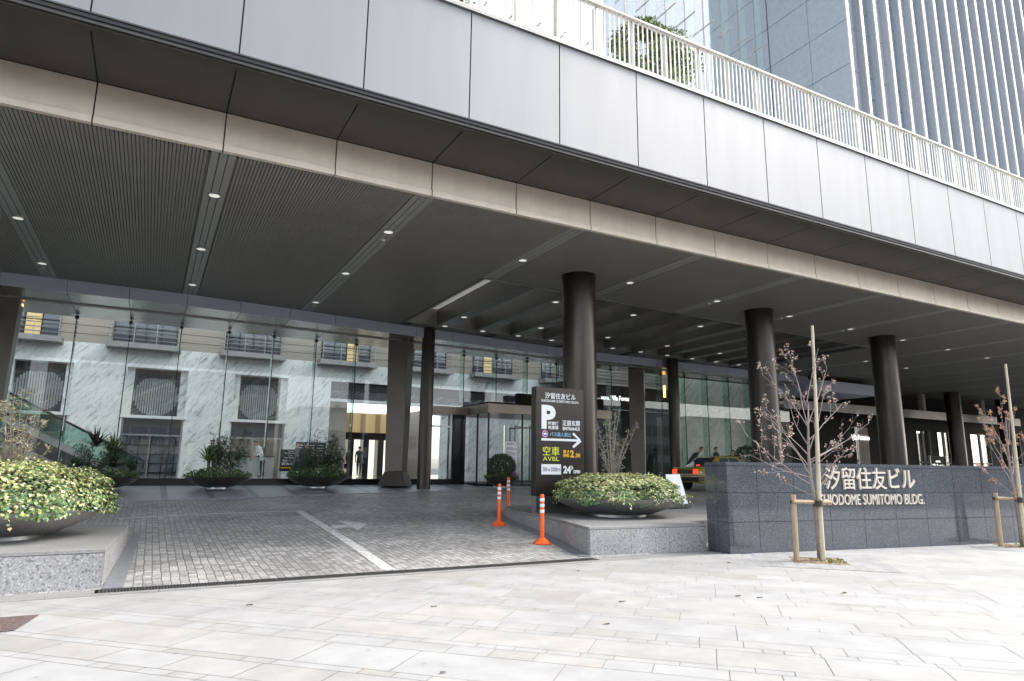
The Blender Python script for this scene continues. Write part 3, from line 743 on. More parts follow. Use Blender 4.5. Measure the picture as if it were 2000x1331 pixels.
for i in range(len(pts)-1):
    a, b = pts[i], pts[i+1]; hb.prism([(a, hdr(a)+.055), (b, hdr(b)+.055), (b, YG+.5), (a, YG+.5)], 6.66, 6.75)
hb.build('header_backing', M['joint'], cn)
MB().box(XL, 34.2, YG+.35, YG+.5, 6.76, 9.9).build('spandrel', M['pale'], cn)

# downlights
lt_n = [0]
def downlight(x, y, z=ZC, r=.108, label=None):
    if lt_n[0] == 0:
        t = thing('downlight', (x, y, z-.008), label, 'ceiling light', 'downlights set in the canopy ceiling')
        MB().lathe([(r*1.0, -.012), (r*1.25, -.012), (r*1.28, 0), (r*1.0, .0)], n=20, cap=False).build('rim', M['steel'], t, local=True, smooth='auto')
        MB().lathe([(r*.97, -.006), (.0, -.007)], n=20).build('lens', M['lamp'], t, local=True)
        lt_n.append(t)
    else:
        t = copy_tree(lt_n[1]); t.location = (x, y, z-.008)
    lt_n[0] += 1; t['label'] = label
G1 = 'round downlight in a lamp strip of the slatted ceiling'
for i, s_ in enumerate(strips):
    for k in range(3):
        y = 14.03+.072*(s_-.65)+3.87*k
        if s_ < -4 or s_ > 36: continue
        if s_ > 7.5 and k > 0 and s_ < SKX1: continue
        if y > 24: continue
        downlight(s_, y, ZC-.006, label=G1)
G2 = 'round downlight under one of the deep skylight beams'
for i, b in enumerate(BX):
    for k, y in enumerate((17.75, 21.4, 23.2)):
        if (i+k) % 2 == 0 and k < 2: continue
        yy = y+.05*(b-11)
        if sk_front(b)+.2 < yy < sk_back(b)-.15: downlight(b+.25, yy, ZC-.05, label=G2)
for i, (x, y) in enumerate(((4.45, 14.9), (15.7, 15.5), (19.45, 15.75), (23.2, 16.0), (-3.12, 21.95), (4.45, 22.6))):
    t = thing('sprinkler', (x, y, ZC-.006), 'small white fire sprinkler cap beside a downlight in the ceiling', 'sprinkler', 'sprinkler caps in the ceiling')
    MB().lathe([(.0, -.03), (.045, -.025), (.055, 0)], n=14).build('cap', M['white'], t, local=True, smooth=True)

# ================================================================== COLUMNS
def round_column(x, y, r, z0, z1, label, grp):
    t = thing('round_column', (x, y, z0), label, 'column', grp)
    MB().lathe([(r, .0), (r, .30), (r-.004, .301), (r-.004, .308), (r, .309), (r, z1-z0)], n=56).build('shaft', M['bronze'], t, local=True, smooth='auto')
    MB().lathe([(r+.045, z1-z0-.02), (r+.045, z1-z0+.001), (r-.01, z1-z0+.002)], n=56, cap=False).build('ceiling_ring', M['joint'], t, local=True)
    return t
g = 'thick round columns on the island'
round_column(10.28, 15.1, .465, .5, ZC, 'thick dark bronze round column directly behind the parking sign', g)
round_column(17.95, 15.45, .465, .5, ZC, 'thick dark bronze round column above the left part of the name wall', g)
round_column(25.75, 16.05, .465, .5, ZC, 'thick dark bronze round column right of the staked bare tree', g)
round_column(47.6, 25.2, .465, .8, ZC, 'dark round column in the shade beside the hotel board', g)
round_column(55.3, 25.8, .465, .8, ZC, 'dark round column in deep shade behind the stake at the right edge', g)
g = 'slim round columns at the walkway edge'
round_column(9.26, 24.15, .255, .78, ZC, 'slim bronze round column left of the revolving door', g)
round_column(22.4, 24.75, .275, .8, ZC, 'slim bronze round column just left of the taxi roof', g)

def pier(x, y, w, d, rz, label, lamp=False):
    t = thing('tapered_pier', (x, y, .88), label, 'column', 'tapered dark piers at the glass wall')
    def ring(s, z, sx_=1.): return [(sx_*s*w/2*a, s*d/2*b, z) for a, b in ((-1, -1), (1, -1), (1, 1), (-1, 1))]
    R_ = Matrix.Rotation(rz, 4, 'Z')
    m = MB(); v = ring(.84, .55)+ring(1, 6.62-.88)
    m.add(v, ((0, 1, 5, 4), (1, 2, 6, 5), (2, 3, 7, 6), (3, 0, 4, 7), (3, 2, 1, 0))).xf(R_); m.build('shaft', M['pier'], t, local=True, bevel=.012)
    m = MB(); v = ring(1.32, .0)+ring(.86, .545)
    m.add(v, ((0, 1, 5, 4), (1, 2, 6, 5), (2, 3, 7, 6), (3, 0, 4, 7), (4, 5, 6, 7))).xf(R_); m.build('flared_base', M['pier'], t, local=True, bevel=.01)
    if lamp:
        MB().box(.35*w, .52*w, .1, .3, 5.62, 5.68).xf(R_).build('lamp', M['lamp_warm'], t, local=True)
    return t
pier(8.62, 25.55, .82, .95, rad(-34), 'tapered dark pier with flared base behind the shrub bowls')
pier(-4.6, 25.2, 1.15, 1.0, rad(3), 'tapered dark pier at the left edge of the photo beside the escalator', True)
pier(21.45, 26.4, .78, .75, rad(-44), 'tapered dark pier behind the olive sapling at the hotel lettering')

# ================================================================== GLASS WALL
gw = thing('glass_wall', (9, YG, .9), 'tall lobby glass wall with glass fins on a low black plinth', 'glass wall')
MB().box(XL, 12.0, YG-.07, YG+.07, .86, 1.12).build('plinth', M['black_gl'], gw)
MB().box(16.4, 33, YG-.07, YG+.07, .86, 1.12).build('plinth', M['black_gl'], gw)
x = GX0+GM*math.floor((XL-GX0)/GM)
jm = MB()
while x < 32.6:
    a, b = x, x+GM
    zlo = 1.12
    if 12.0 < b and a < 16.4: zlo = 4.45
    MB().box(a+.009, b-.009, YG-.006, YG+.006, zlo+.002, 6.62).build('pane', M['glass'], gw)
    MB().box(a-.008, a+.008, YG+.03, YG+.45, zlo, 6.62).build('fin', M['fin'], gw)
    jm.box(a-.013, a+.013, YG-.009, YG+.028, zlo, 6.62)
    for z in (6.5,): jm.box(a-.06, a+.06, YG-.03, YG+.1, z, z+.09)
    x += GM
jm.build('joint', M['black'], gw)

# vestibule with revolving door
vb = thing('door_vestibule', (13.6, 25.3, .9), 'glass entrance vestibule with beige metal head and revolving door', 'entrance')
hd = MB(); hd.box(12.15, 18.5, 24.6, YG+.9, 3.86, 4.25); hd.build('head', M['tan'], vb, bevel=.01)
MB().box(10.3, 12.14, YG-.14, YG+.9, 3.86, 4.2).build('door_head', M['tan'], vb, bevel=.01)
MB().box(12.2, 18.4, 24.66, YG+.8, 4.26, 4.32).build('roof', M['dark_brown'], vb)
fm = MB()
for xa, ya in ((12.2, 24.64), (13.8, 24.64), (15.2, 24.64), (12.2, 25.7), (16.6, 24.64)): fm.box(xa, xa+.06, ya, ya+.06, .88, 3.86)
fm.box(12.2, 18.4, 24.64, 24.7, .86, .96); fm.box(12.2, 12.26, 24.7, YG, .86, .96)
fm.build('frame', M['black'], vb)
for a, b in ((12.27, 13.79), (13.87, 15.19), (15.27, 16.59)): MB().box(a, b, 24.665, 24.677, .97, 3.85).build('pane', M['glass'], vb)
MB().box(12.223, 12.235, 24.71, 25.69, .97, 3.85).build('pane', M['glass'], vb); MB().box(12.223, 12.235, 25.77, YG-.02, .97, 3.85).build('pane', M['glass'], vb)
MB().box(11.45, 12.05, YG-.1, YG+.5, .88, 3.86).build('door_jamb', M['black_gl'], vb, bevel=.01)
dr = MB(); dr.box(10.42, 10.5, YG-.05, YG+.03, .9, 3.86); dr.box(11.34, 11.42, YG-.05, YG+.03, .9, 3.86); dr.box(10.5, 11.34, YG-.05, YG+.03, 3.3, 3.38); dr.box(10.5, 11.34, YG-.05, YG+.03, .9, 1.0)
dr.build('side_door_frame', M['steel'], vb)
MB().box(11.28, 11.31, YG-.14, YG-.11, 1.5, 2.6).build('door_handle', M['steel'], vb)
rv = MB()                                                     # revolving drum
for a in range(0, 360, 12):
    if 70 < a < 110 or 250 < a < 290: continue
    p = [(15.0+1.15*cos(rad(a+d)), 26.1+1.15*sin(rad(a+d))) for d in (0, 12)]
    rv.prism([p[0], p[1], (15+1.165*cos(rad(a+12)), 26.1+1.165*sin(rad(a+12))), (15+1.165*cos(rad(a)), 26.1+1.165*sin(rad(a)))], .97, 3.5)
rv.build('revolving_drum', M['glass'], vb)
wg = MB()
for a in (25, 115, 205, 295): wg.tube([(15, 26.1, 1.0), (15+.01, 26.1, 3.5)], .03, 6); 
for a in (25, 115, 205, 295):
    p = (15+1.1*cos(rad(a)), 26.1+1.1*sin(rad(a)))
    wg.tube([(p[0], p[1], 1.0), (p[0], p[1], 3.45)], .025, 6); wg.tube([(15, 26.1, 3.4), (p[0], p[1], 3.4)], .03, 6); wg.tube([(15, 26.1, 1.05), (p[0], p[1], 1.05)], .03, 6)
wg.build('revolving_wing', M['black'], vb)
nb = thing('paper_notice', (13.25, 24.655, 1.86), 'white printed paper notice on the vestibule glass', 'notice')
MB().box(12.98, 13.56, 24.648, 24.658, 1.83, 2.70).build('sheet', M['txt_w'], nb)
nl = MB()
for i in range(14):
    if i in (3, 8): continue
    nl.box(13.05, 13.05+(.44 if i % 4 else .3), 24.645, 24.6478, 2.44-i*.043, 2.455-i*.043)
tt = text_mb('臨時営業案内', .34, .06, .002, .02).xf(Matrix.Translation((13.1, 24.6475, 2.57))); nl.add(tt.v, tt.f)
nl.build('printed_lines', M['grey_cloth'], nb)
eb = thing('entrance_name_beam', (16, 26.05, 4.43), 'dark brown beam with building name above the vestibule', 'sign')
MB().box(14.3, 19.0, 25.9, 26.2, 4.34, 4.92).build('beam', M['dark_brown'], eb, bevel=.01)
text_mb('SHIODOME SUMITOMO BLDG.', 3.4, .17, .02, .01).xf(Matrix.Translation((14.98, 25.898, 4.5))).build('lettering', M['lit_white'], eb)

# ================================================================== LOBBY
ZL, YM = 1.02, 38.0
tag(MB().box(XL, 34.3, YG+.08, 50, .7, ZL).build('lobby_floor', M['floor_dk']), kind='structure')
lw = thing('marble_wall', (5, YM, ZL), 'white veined marble lobby wall with recessed windows and railed balconies', 'wall')
ZW, ZBAND = 6.39, 7.43
ops = [(-6.35, -3.65), (-1.38, 1.37), (3.63, 6.38), (8.75, 22.4)]
mw = MB(); xa = XL
for a, b in ops:
    mw.box(xa, a, YM, YM+1.0, ZL, ZBAND); mw.box(a, b, YM, YM+1.0, ZW, ZBAND); xa = b
mw.box(xa, 34.3, YM, YM+1.0, ZL, ZBAND); mw.build('wall', M['marble'], lw)
MB().box(XL, 34.3, YM+.02, YM+1.0, ZBAND, 9.6).build('travertine_band', M['traver'], lw)
tj = MB()
for z in (7.85, 8.28, 8.7): tj.box(XL, 34.3, YM+.014, YM+.0195, z, z+.02)
tj.build('band_joint', M['dark_brown'], lw)
MB().box(XL, 34.3, YM, YM+1.0, 9.6, 13.5).build('upper_wall', M['pale'], lw)
for i, (a, b) in enumerate(ops[:3]):
    wn = MB().box(a+.33, b-.33, YM+.70, YM+.8, 4.0, ZW).build('window', M['marble_dk'], lw)
    lou = MB()
    k = a+.33
    while k < b-.36: lou.box(k, k+.03, YM+.62, YM+.70, ZW-.42, ZW); k += .07
    lou.build('louvre', M['iron'], wn)
    cx = (a+b)/2; dd = MB(); k = -1.02
    while k < 1.0:
        hh = sqrt(max(.0, 1.02**2-(k+.04)**2))
        if hh > .05: dd.box(cx+k, cx+k+.075, YM+.66, YM+.698, max(4.02, 5.05-hh), min(5.95, 5.05+hh))
        k += .11
    dd.build('disc_relief', M['marble_mid'], wn)
    MB().box(a, a+.325, YM+.35, YM+.9, 4.0, ZW).build('reveal', M['marble'], lw); MB().box(b-.325, b, YM+.35, YM+.9, 4.0, ZW).build('reveal', M['marble'], lw)
    MB().box(a-.12, b+.12, YM-.08, YM+.9, 3.86, 4.0).build('sill', M['white'], lw)
    # shop front below
    sf = MB(); sf.box(a+.02, a+.08, YM+.3, YM+.36, ZL, 3.86); sf.box(b-.08, b-.02, YM+.3, YM+.36, ZL, 3.86); sf.box(a, b, YM+.29, YM+.36, 3.0, 3.08); sf.box(a+1.3, a+1.34, YM+.3, YM+.36, ZL, 3.0)
    sfo = sf.build('shop_front', M['steel'], lw)
    MB().box(a+.09, b-.09, YM+.32, YM+.333, ZL+.03, 2.99).build('pane', M['glass'], sfo)
    MB().box(a+.02, b-.02, YM+.33, YM+.345, 3.09, 3.86).build('transom_pane', M['glass_win'] if i != 2 else M['grey_cloth'], sfo)
bal = MB()
balx = [-7.5, -2.4, 2.75, 7.85, 12.7, 17.4, 22.5]
for i, a in enumerate(balx):
    b = a+3.3
    bo = MB().box(a, b, YM-.9, YM, 7.24, 7.5).build('balcony', M['trim'], lw)
    rl = MB()
    for k in range(5): rl.tube([(a, YM-.86, 7.66+k*.22), (b, YM-.86, 7.66+k*.22)], .022, 6)
    for k in range(4): rl.tube([(a+.15+k*1.0, YM-.86, 7.5), (a+.15+k*1.0, YM-.86, 8.56)], .02, 6)
    rl.build('rail', M['steel'], bo)
    wn = MB().box(a+.25, b-.25, YM-.005, YM+.018, 7.5, 9.3).build('window', M['glass_win'], lw)
    fr_ = MB()
    for k in range(5): xk = a+.25+k*(b-a-.5)/4; fr_.box(xk-.03, xk+.03, YM-.03, YM-.006, 7.5, 9.3)
    fr_.box(a+.25, b-.25, YM-.028, YM-.007, 8.35, 8.4)
    fr_.build('frame', M['dark_brown'], wn)
    if i in (0, 3, 5):
        k = {0: 2, 3: 2, 5: 1}[i]
        MB().box(a+.3+k*(b-a-.5)/4, a+.22+(k+1)*(b-a-.5)/4, YM-.012, YM-.0055, 7.55, 8.9).build('lit_pane', M['lit_warm'], wn)
# rooms behind the shop fronts
MB().box(XL, 8.6, 46, 46.2, ZL, 6.3).build('room_back_wall', M['room'], lw)
MB().box(8.0, 8.6, YM+1, 46, ZL, 6.3).build('room_side_wall', M['beige'], lw)
for a, b in ops[:3]:
    t = thing('light_panel', ((a+b)/2, 41, 3.6), 'flat lit ceiling panel in the room behind the lobby window', 'ceiling light', 'lit ceiling panels behind the shop fronts')
    MB().box(-.9, .9, -.3, .3, 0, .06).build('diffuser', M['lit'], t, local=True); MB().box(-.95, .95, -.35, .35, .061, .12).build('housing', M['white'], t, local=True)
ct = thing('service_counter', (5.2, 40.6, ZL), 'pale counter in the room behind the lobby window near the leaning man', 'counter')
MB().box(3.8, 6.3, 40.3, 40.9, ZL, ZL+1.05).build('body', M['white'], ct); MB().box(3.75, 6.35, 40.25, 40.95, ZL+1.055, ZL+1.1).build('top', M['dark_brown'], ct)
sh = thing('display_shelf', (0, 42.2, ZL), 'dark tall shelf unit in the room behind the left lobby shop front', 'shelf')
b = MB(); it = MB(); rs = random.Random(5)
for k in range(7): b.box(-1.8+k*.6, -1.76+k*.6, 42, 42.4, ZL, 3.7)
for k in range(6):
    b.box(-1.8, 1.84, 42, 42.4, ZL+.1+k*.5, ZL+.14+k*.5)
    for q in range(14):
        if rs.random() < .6: x_ = -1.7+q*.25; it.box(x_, x_+.14, 42.05, 42.25, ZL+.145+k*.5, ZL+.145+k*.5+rs.uniform(.12, .34))
b.build('frame', M['dark_brown'], sh); MB().box(-1.8, 1.84, 42.41, 42.45, ZL, 3.7).build('back', M['blue'], sh); it.build('goods', M['jeans'], sh)
# lift hall in the wide opening
lh = thing('lift_hall', (15, 44, ZL), 'bright lift hall with dark piers and golden louvres in the wide marble opening', 'lift hall')
k = 8.75; lo = MB()
while k < 22.3: lo.box(k, k+.035, YM+.2, YM+.28, ZW-.5, ZW); k += .075
lo.build('louvre', M['iron'], lh); MB().box(8.75, 22.4, YM+.29, YM+.4, ZW-.52, ZW).build('louvre_backing', M['black'], lh)
MB().box(15.9, 22.34, 38.75, 39.0, ZL, 5.25).build('stone_wall', M['marble'], lh); MB().box(15.5, 15.9, 41.3, 46.2, ZL, 5.3).build('side_wall', M['traver'], lh); MB().box(22.35, 22.6, YM+1.0, 46.2, ZL, 6.3).build('side_wall', M['traver'], lh)
MB().box(8.75, 22.4, YM+.22, YM+.6, 5.42, ZW-.5).build('lintel', M['marble_dk'], lh)
MB().box(8.75, 22.4, YM+.18, YM+.6, 5.26, 5.42).build('white_beam', M['white'], lh)
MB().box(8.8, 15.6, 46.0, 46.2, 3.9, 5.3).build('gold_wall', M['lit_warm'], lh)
go = MB(); k = 9.6
while k < 15.2:
    z = 3.9
    while z < 5.2: go.box(k, k+.34, 45.7, 45.9, z, z+.035); z += .075
    k += 1.05
go.build('gold_louvre', M['gold'], lh)
MB().box(8.8, 15.5, 45.2, 46.2, 3.45, 3.9).build('lift_header', M['dark_brown'], lh)
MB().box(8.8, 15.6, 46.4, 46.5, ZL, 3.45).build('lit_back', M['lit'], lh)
pr_ = MB(); k = 9.7
while k < 15.2: pr_.box(k, k+.42, 45.3, 46.1, ZL, 3.45); k += 1.05
pr_.build('pier', M['black_gl'], lh)
MB().box(8.8, 10.0, YM+1.0, 45.2, ZL, 5.3).build('side_wall', M['traver'], lh)
# right hand marble panel, dark hotel side behind the glass
rm = thing('veined_stone_wall', (30, 30.4, ZL), 'greenish veined stone wall behind the glass above the taxi', 'wall')
MB().box(27.9, 34.2, 30.2, 30.6, ZL, 7.1).build('slab', M['marble_gr'], rm)
hs_ = thing('hotel_lobby', (24, 33, ZL), 'dark brown hotel lobby front with lit lettering behind the glass', 'shop front')
MB().box(20.6, 30, 32.2, 32.6, 5.2, 6.6).build('beam', M['dark_brown'], hs_); MB().box(20.6, 30, 32.8, 33.2, ZL, 5.2).build('panel', M['black'], hs_)
text_mb('HOTEL', .6, .17, .02, .0).xf(Matrix.Translation((23.45, 32.19, 5.72))).build('lettering', M['lit_white'], hs_)
text_mb('Villa Fontaine', 1.75, .27, .02, .0).xf(Matrix.Translation((24.12, 32.19, 5.72))).build('lettering', M['lit_white'], hs_)
hl = MB()
for z in (6.75, 6.95, 7.15, 7.35, 7.55): hl.box(20.6, 28, 32.0, 32.3, z, z+.09)
hl.build('louvre', M['trim'], hs_)
MB().box(26.0, 26.1, 29.5, 29.6, 5.75, 6.45).build('amber_lamp', M['lamp_warm'], hs_)

# escalator
es = thing('escalator', (-3, 32, ZL), 'glass sided escalator descending behind the lobby glass at left', 'escalator')
sl_ = .523
def ez(x): return 2.53-(x+1.71)*sl_
for y in (31.4, 32.5):
    b = MB(); b.add([(-9, y, ez(-9)-.05), (-.5, y, ez(-.5)-.05), (-.5, y+.02, ez(-.5)-.05), (-9, y+.02, ez(-9)-.05), (-9, y, ez(-9)-.85), (-.5, y, ez(-.5)-.85), (-.5, y+.02, ez(-.5)-.85), (-9, y+.02, ez(-9)-.85)],
              ((0, 1, 2, 3), (7, 6, 5, 4), (4, 5, 1, 0), (6, 7, 3, 2))); b.build('balustrade', M['esc_glass'], es)
    MB().tube([(-9, y+.01, ez(-9)), (-.5, y+.01, ez(-.5)), (-.15, y+.01, ez(-.5)-.15), (-.2, y+.01, ez(-.5)-.5)], .045, 8).build('handrail', M['black'], es)
    sk = MB(); sk.add([(-9, y-.06, ez(-9)-.85), (-.3, y-.06, ez(-.3)-.85), (-.3, y+.08, ez(-.3)-.85), (-9, y+.08, ez(-9)-.85), (-9, y-.06, ez(-9)-1.15), (-.3, y-.06, ez(-.3)-1.1), (-.3, y+.08, ez(-.3)-1.1), (-9, y+.08, ez(-9)-1.15)],
                  ((0, 1, 2, 3), (7, 6, 5, 4), (4, 5, 1, 0), (6, 7, 3, 2), (1, 5, 6, 2))); sk.build('skirt', M['steel'], es)
stp_ = MB(); x = -9.
while x < -.6: stp_.box(x, x+.4, 31.5, 32.48, ez(x+.4)-1.1, ez(x+.4)-.95); x += .4
stp_.build('steps', M['iron'], es)
MB().add([(-9, 31.36, ez(-9)-1.16), (-.6, 31.36, ez(-.6)-1.12), (-.6, 31.36, ez(-.6)-1.5), (-9, 31.36, ez(-9)-2.0), (-9, 32.6, ez(-9)-1.16), (-.6, 32.6, ez(-.6)-1.12), (-.6, 32.6, ez(-.6)-1.5), (-9, 32.6, ez(-9)-2.0)],
         ((0, 3, 2, 1), (4, 5, 6, 7), (3, 7, 6, 2), (1, 2, 6, 5))).build('truss_casing', M['iron'], es)
# lobby boards
bd = thing('notice_board', (6.35, 35.6, ZL), 'black freestanding board with white lettering and a yellow bar in the lobby', 'sign board')
MB().box(5.85, 6.85, 35.55, 35.6, 1.32, 2.42).build('panel', M['black'], bd)
b = MB(); b.box(5.78, 5.84, 35.5, 35.65, ZL, 2.45); b.box(6.86, 6.92, 35.5, 35.65, ZL, 2.45); b.box(5.84, 6.86, 35.5, 35.6, 1.2, 1.25); b.build('stand', M['steel'], bd)
b = MB()
for s_, z, w_, h_ in (('Villa', 2.3, .3, .06), ('Restaurant', 2.2, .6, .07), ('Cafe', 2.08, .25, .05), ('Villa Fontaine', 1.97, .62, .07), ('展望レストラン', 1.8, .75, .1), ('貸会議室', 1.63, .85, .13)):
    tt = text_mb(s_, w_, h_, .003, .015).xf(Matrix.Translation((6.35-w_/2, 35.548, z))); b.add(tt.v, tt.f)
b.build('lettering', M['txt_w'], bd); MB().box(5.92, 6.4, 35.54, 35.549, 1.47, 1.53).build('yellow_bar', M['txt_or'], bd)
dd = thing('directory_board', (7.3, 36.4, ZL), 'dark grey tenant directory board with fine white lines in the lobby', 'sign board')
MB().box(6.75, 8.3, 36.4, 36.46, 1.5, 2.85).build('panel', M['iron'], dd)
b = MB()
for r in range(9):
    for c in range(3): b.box(6.85+c*.5, 6.85+c*.5+rnd.uniform(.25, .4), 36.39, 36.399, 1.62+r*.13, 1.65+r*.13)
b.build('printed_lines', M['txt_w'], dd)
b = MB(); b.box(6.8, 6.86, 36.4, 36.46, ZL, 1.5); b.box(8.2, 8.26, 36.4, 36.46, ZL, 1.5); b.build('legs', M['steel'], dd)

# ================================================================== ATRIUM GLASS, TOWER
YU = 27.1
at_ = thing('atrium_glazing', (15, YU, 9.95), 'bright upper glass curtain wall behind the terrace railing', 'glass wall')
UM = .0575*YU/2
x = 34.3
bars = MB(); s0 = None
k = 0
while x > 2:
    a = x-2*UM
    MB().box(a+.012, x-.012, YU-.012, YU+.012, 9.96, 46).build('pane', M['glass_up'], at_)
    bars.box(a-.022, a+.022, YU-.03, YU+.03, 9.96, 46)
    MB().box(a+UM-.012, a+UM+.012, YU+.08, YU+.55, 9.96, 46).build('fin', M['fin_up'], at_)
    if x > 14:
        for z in (19.6, 24.3, 29, 33.7):
            if s0 is None:
                n_ = MB(); n_.box(-.035, .035, -.9, .2, 0, .05); s0 = n_.build('strut', M['white_metal'], at_, local=True); o_ = s0
            else: o_ = s0.copy(); COL.objects.link(o_)
            o_.location = Vector((a, YU, z))-wloc(at_)
    x = a; k += 1
bars.build('mullion', M['trim'], at_)
MB().box(-14, x, YU-.01, YU+.01, 9.96, 46).build('far_pane', M['glass_up'], at_)

XT, YT = 34.35, 21.7
tw = thing('office_tower', (50, 30, 9.95), 'grey granite office tower with tall white edged fins above the canopy', 'tower')
TZ = 74.
cr = MB(); cr.box(XT+.05, 78, YT+.61, 46, 9.96, TZ); cr.box(XT+.05, XT+.6, YT+.2, YT+.61, 9.96, TZ); cr.build('core', M['joint'], tw)
gp = MB()
zj = 1.6+1.105*24.3            # panel joints every 2.9 m
z0 = zj-2.93*6
while z0 < TZ:
    za, zb = max(9.97, z0+.018), min(TZ, z0+2.93-.018)
    if zb > za:
        for ya, yb in ((YT+.02, 24.27), (24.30, YU+.2), (YU+.3, 34), (34.03, 46)): gp.box(XT, XT+.05, ya, yb, za, zb)
    z0 += 2.93
gp.build('granite_panel', M['granite_tw'], tw)
fine = MB(); z0 = zj-2.93*6
PT = .0645*YT
bay = 0; x = XT
while x < 76:
    fin_g = MB(); fin_w = MB(); bay_m = MB()
    if bay: 
        z0 = zj-2.93*6+(1.46 if bay % 2 else 0)
        while z0 < TZ:
            za, zb = max(9.97, z0+.028), min(TZ, z0+2.93-.028)
            if zb > za: fin_g.box(x, x+.23, YT+.03, YT+.6, za, zb)
            z0 += 2.93
        fin_g.box(x+.012, x+.218, YT+.06, YT+.6, 9.97, TZ)
    fin_w.box(x-.004, x+.235, YT-.05, YT+.03, 9.97, TZ)
    # bay between this fin and the next: granite or glazing
    z0 = zj-2.93*6+(1.46 if bay % 2 else 0)
    while z0 < TZ:
        za, zb = max(9.97, z0+.022), min(TZ, z0+(2.93 if bay % 2 == 0 else 1.465)-.022)
        if zb > za: bay_m.box(x+.232, x+PT, YT+.43, YT+.6, za, zb)
        z0 += 2.93 if bay % 2 == 0 else 1.465
    x += PT
    fo = fin_w.build('fin', M['white_metal'], tw)
    if fin_g.v: fin_g.build('flank', M['granite_tw2'], fo)
    bay_m.build('granite_bay' if bay % 2 == 0 else 'window_bay', M['granite_tw2'] if bay % 2 == 0 else M['glass_tw'], tw); bay += 1

# terrace railing
rl = thing('terrace_railing', (20, YF+.1, 10.09), 'white railing of flat upright bars along the canopy roof', 'railing')
bb = MB(); x = 2.0; RP = .1305
while x < 40:
    bb.box(x, x+.038, YF+.03, YF+.044, 10.095, 11.31); x += RP
bb.build('bars', M['white_metal'], rl)
MB().box(1.5, 42, YF-.015, YF+.105, 11.315, 11.36).build('top_rail', M['white_metal'], rl); MB().box(1.5, 42, YF+.01, YF+.08, 10.14, 10.19).build('bottom_rail', M['white_metal'], rl)
x = XP0+WP
while x < 41:
    for d_ in (0, WP*.5):
        o_ = MB().box(x+d_-.025, x+d_+.025, YF+.092, YF+.20, 10.09, 11.33).build('post', M['white_metal'], rl)
    x += WP

# ================================================================== PLANTS
def leaf_face(mb, p, d, nrm, L, W, tint, fold=.0):
    d = d.normalized(); s_ = d.cross(nrm)
    if s_.length < 1e-4: s_ = d.orthogonal()
    s_ = s_.normalized(); up_ = s_.cross(d)
    a = p; m1 = p+d*L*.45+s_*W*.5+up_*fold; m2 = p+d*L*.45-s_*W*.5+up_*fold; e = p+d*L
    mb.add((a, m1, e, m2), ((0, 1, 2, 3),), 0, tint)

def ivy_leaf(mb, p, d, nrm, L, tint):
    d = d.normalized(); s_ = d.cross(nrm); s_ = s_.normalized() if s_.length > 1e-4 else d.orthogonal().normalized()
    v = [p, p+d*L*.1+s_*L*.42, p+d*L*.5+s_*L*.5, p+d*L*.55+s_*L*.22, p+d*L, p+d*L*.55-s_*L*.22, p+d*L*.5-s_*L*.5, p+d*L*.1-s_*L*.42]
    mb.add(v, (tuple(range(8)),), 0, tint)

def rv3(r): return Vector((r.gauss(0, 1), r.gauss(0, 1), r.gauss(0, 1))).normalized()
def jit(c, r, k=.25):
    f = 1+r.uniform(-k, k); return tuple(max(0., min(1., v*f*(1+r.uniform(-.1, .1)))) for v in c)

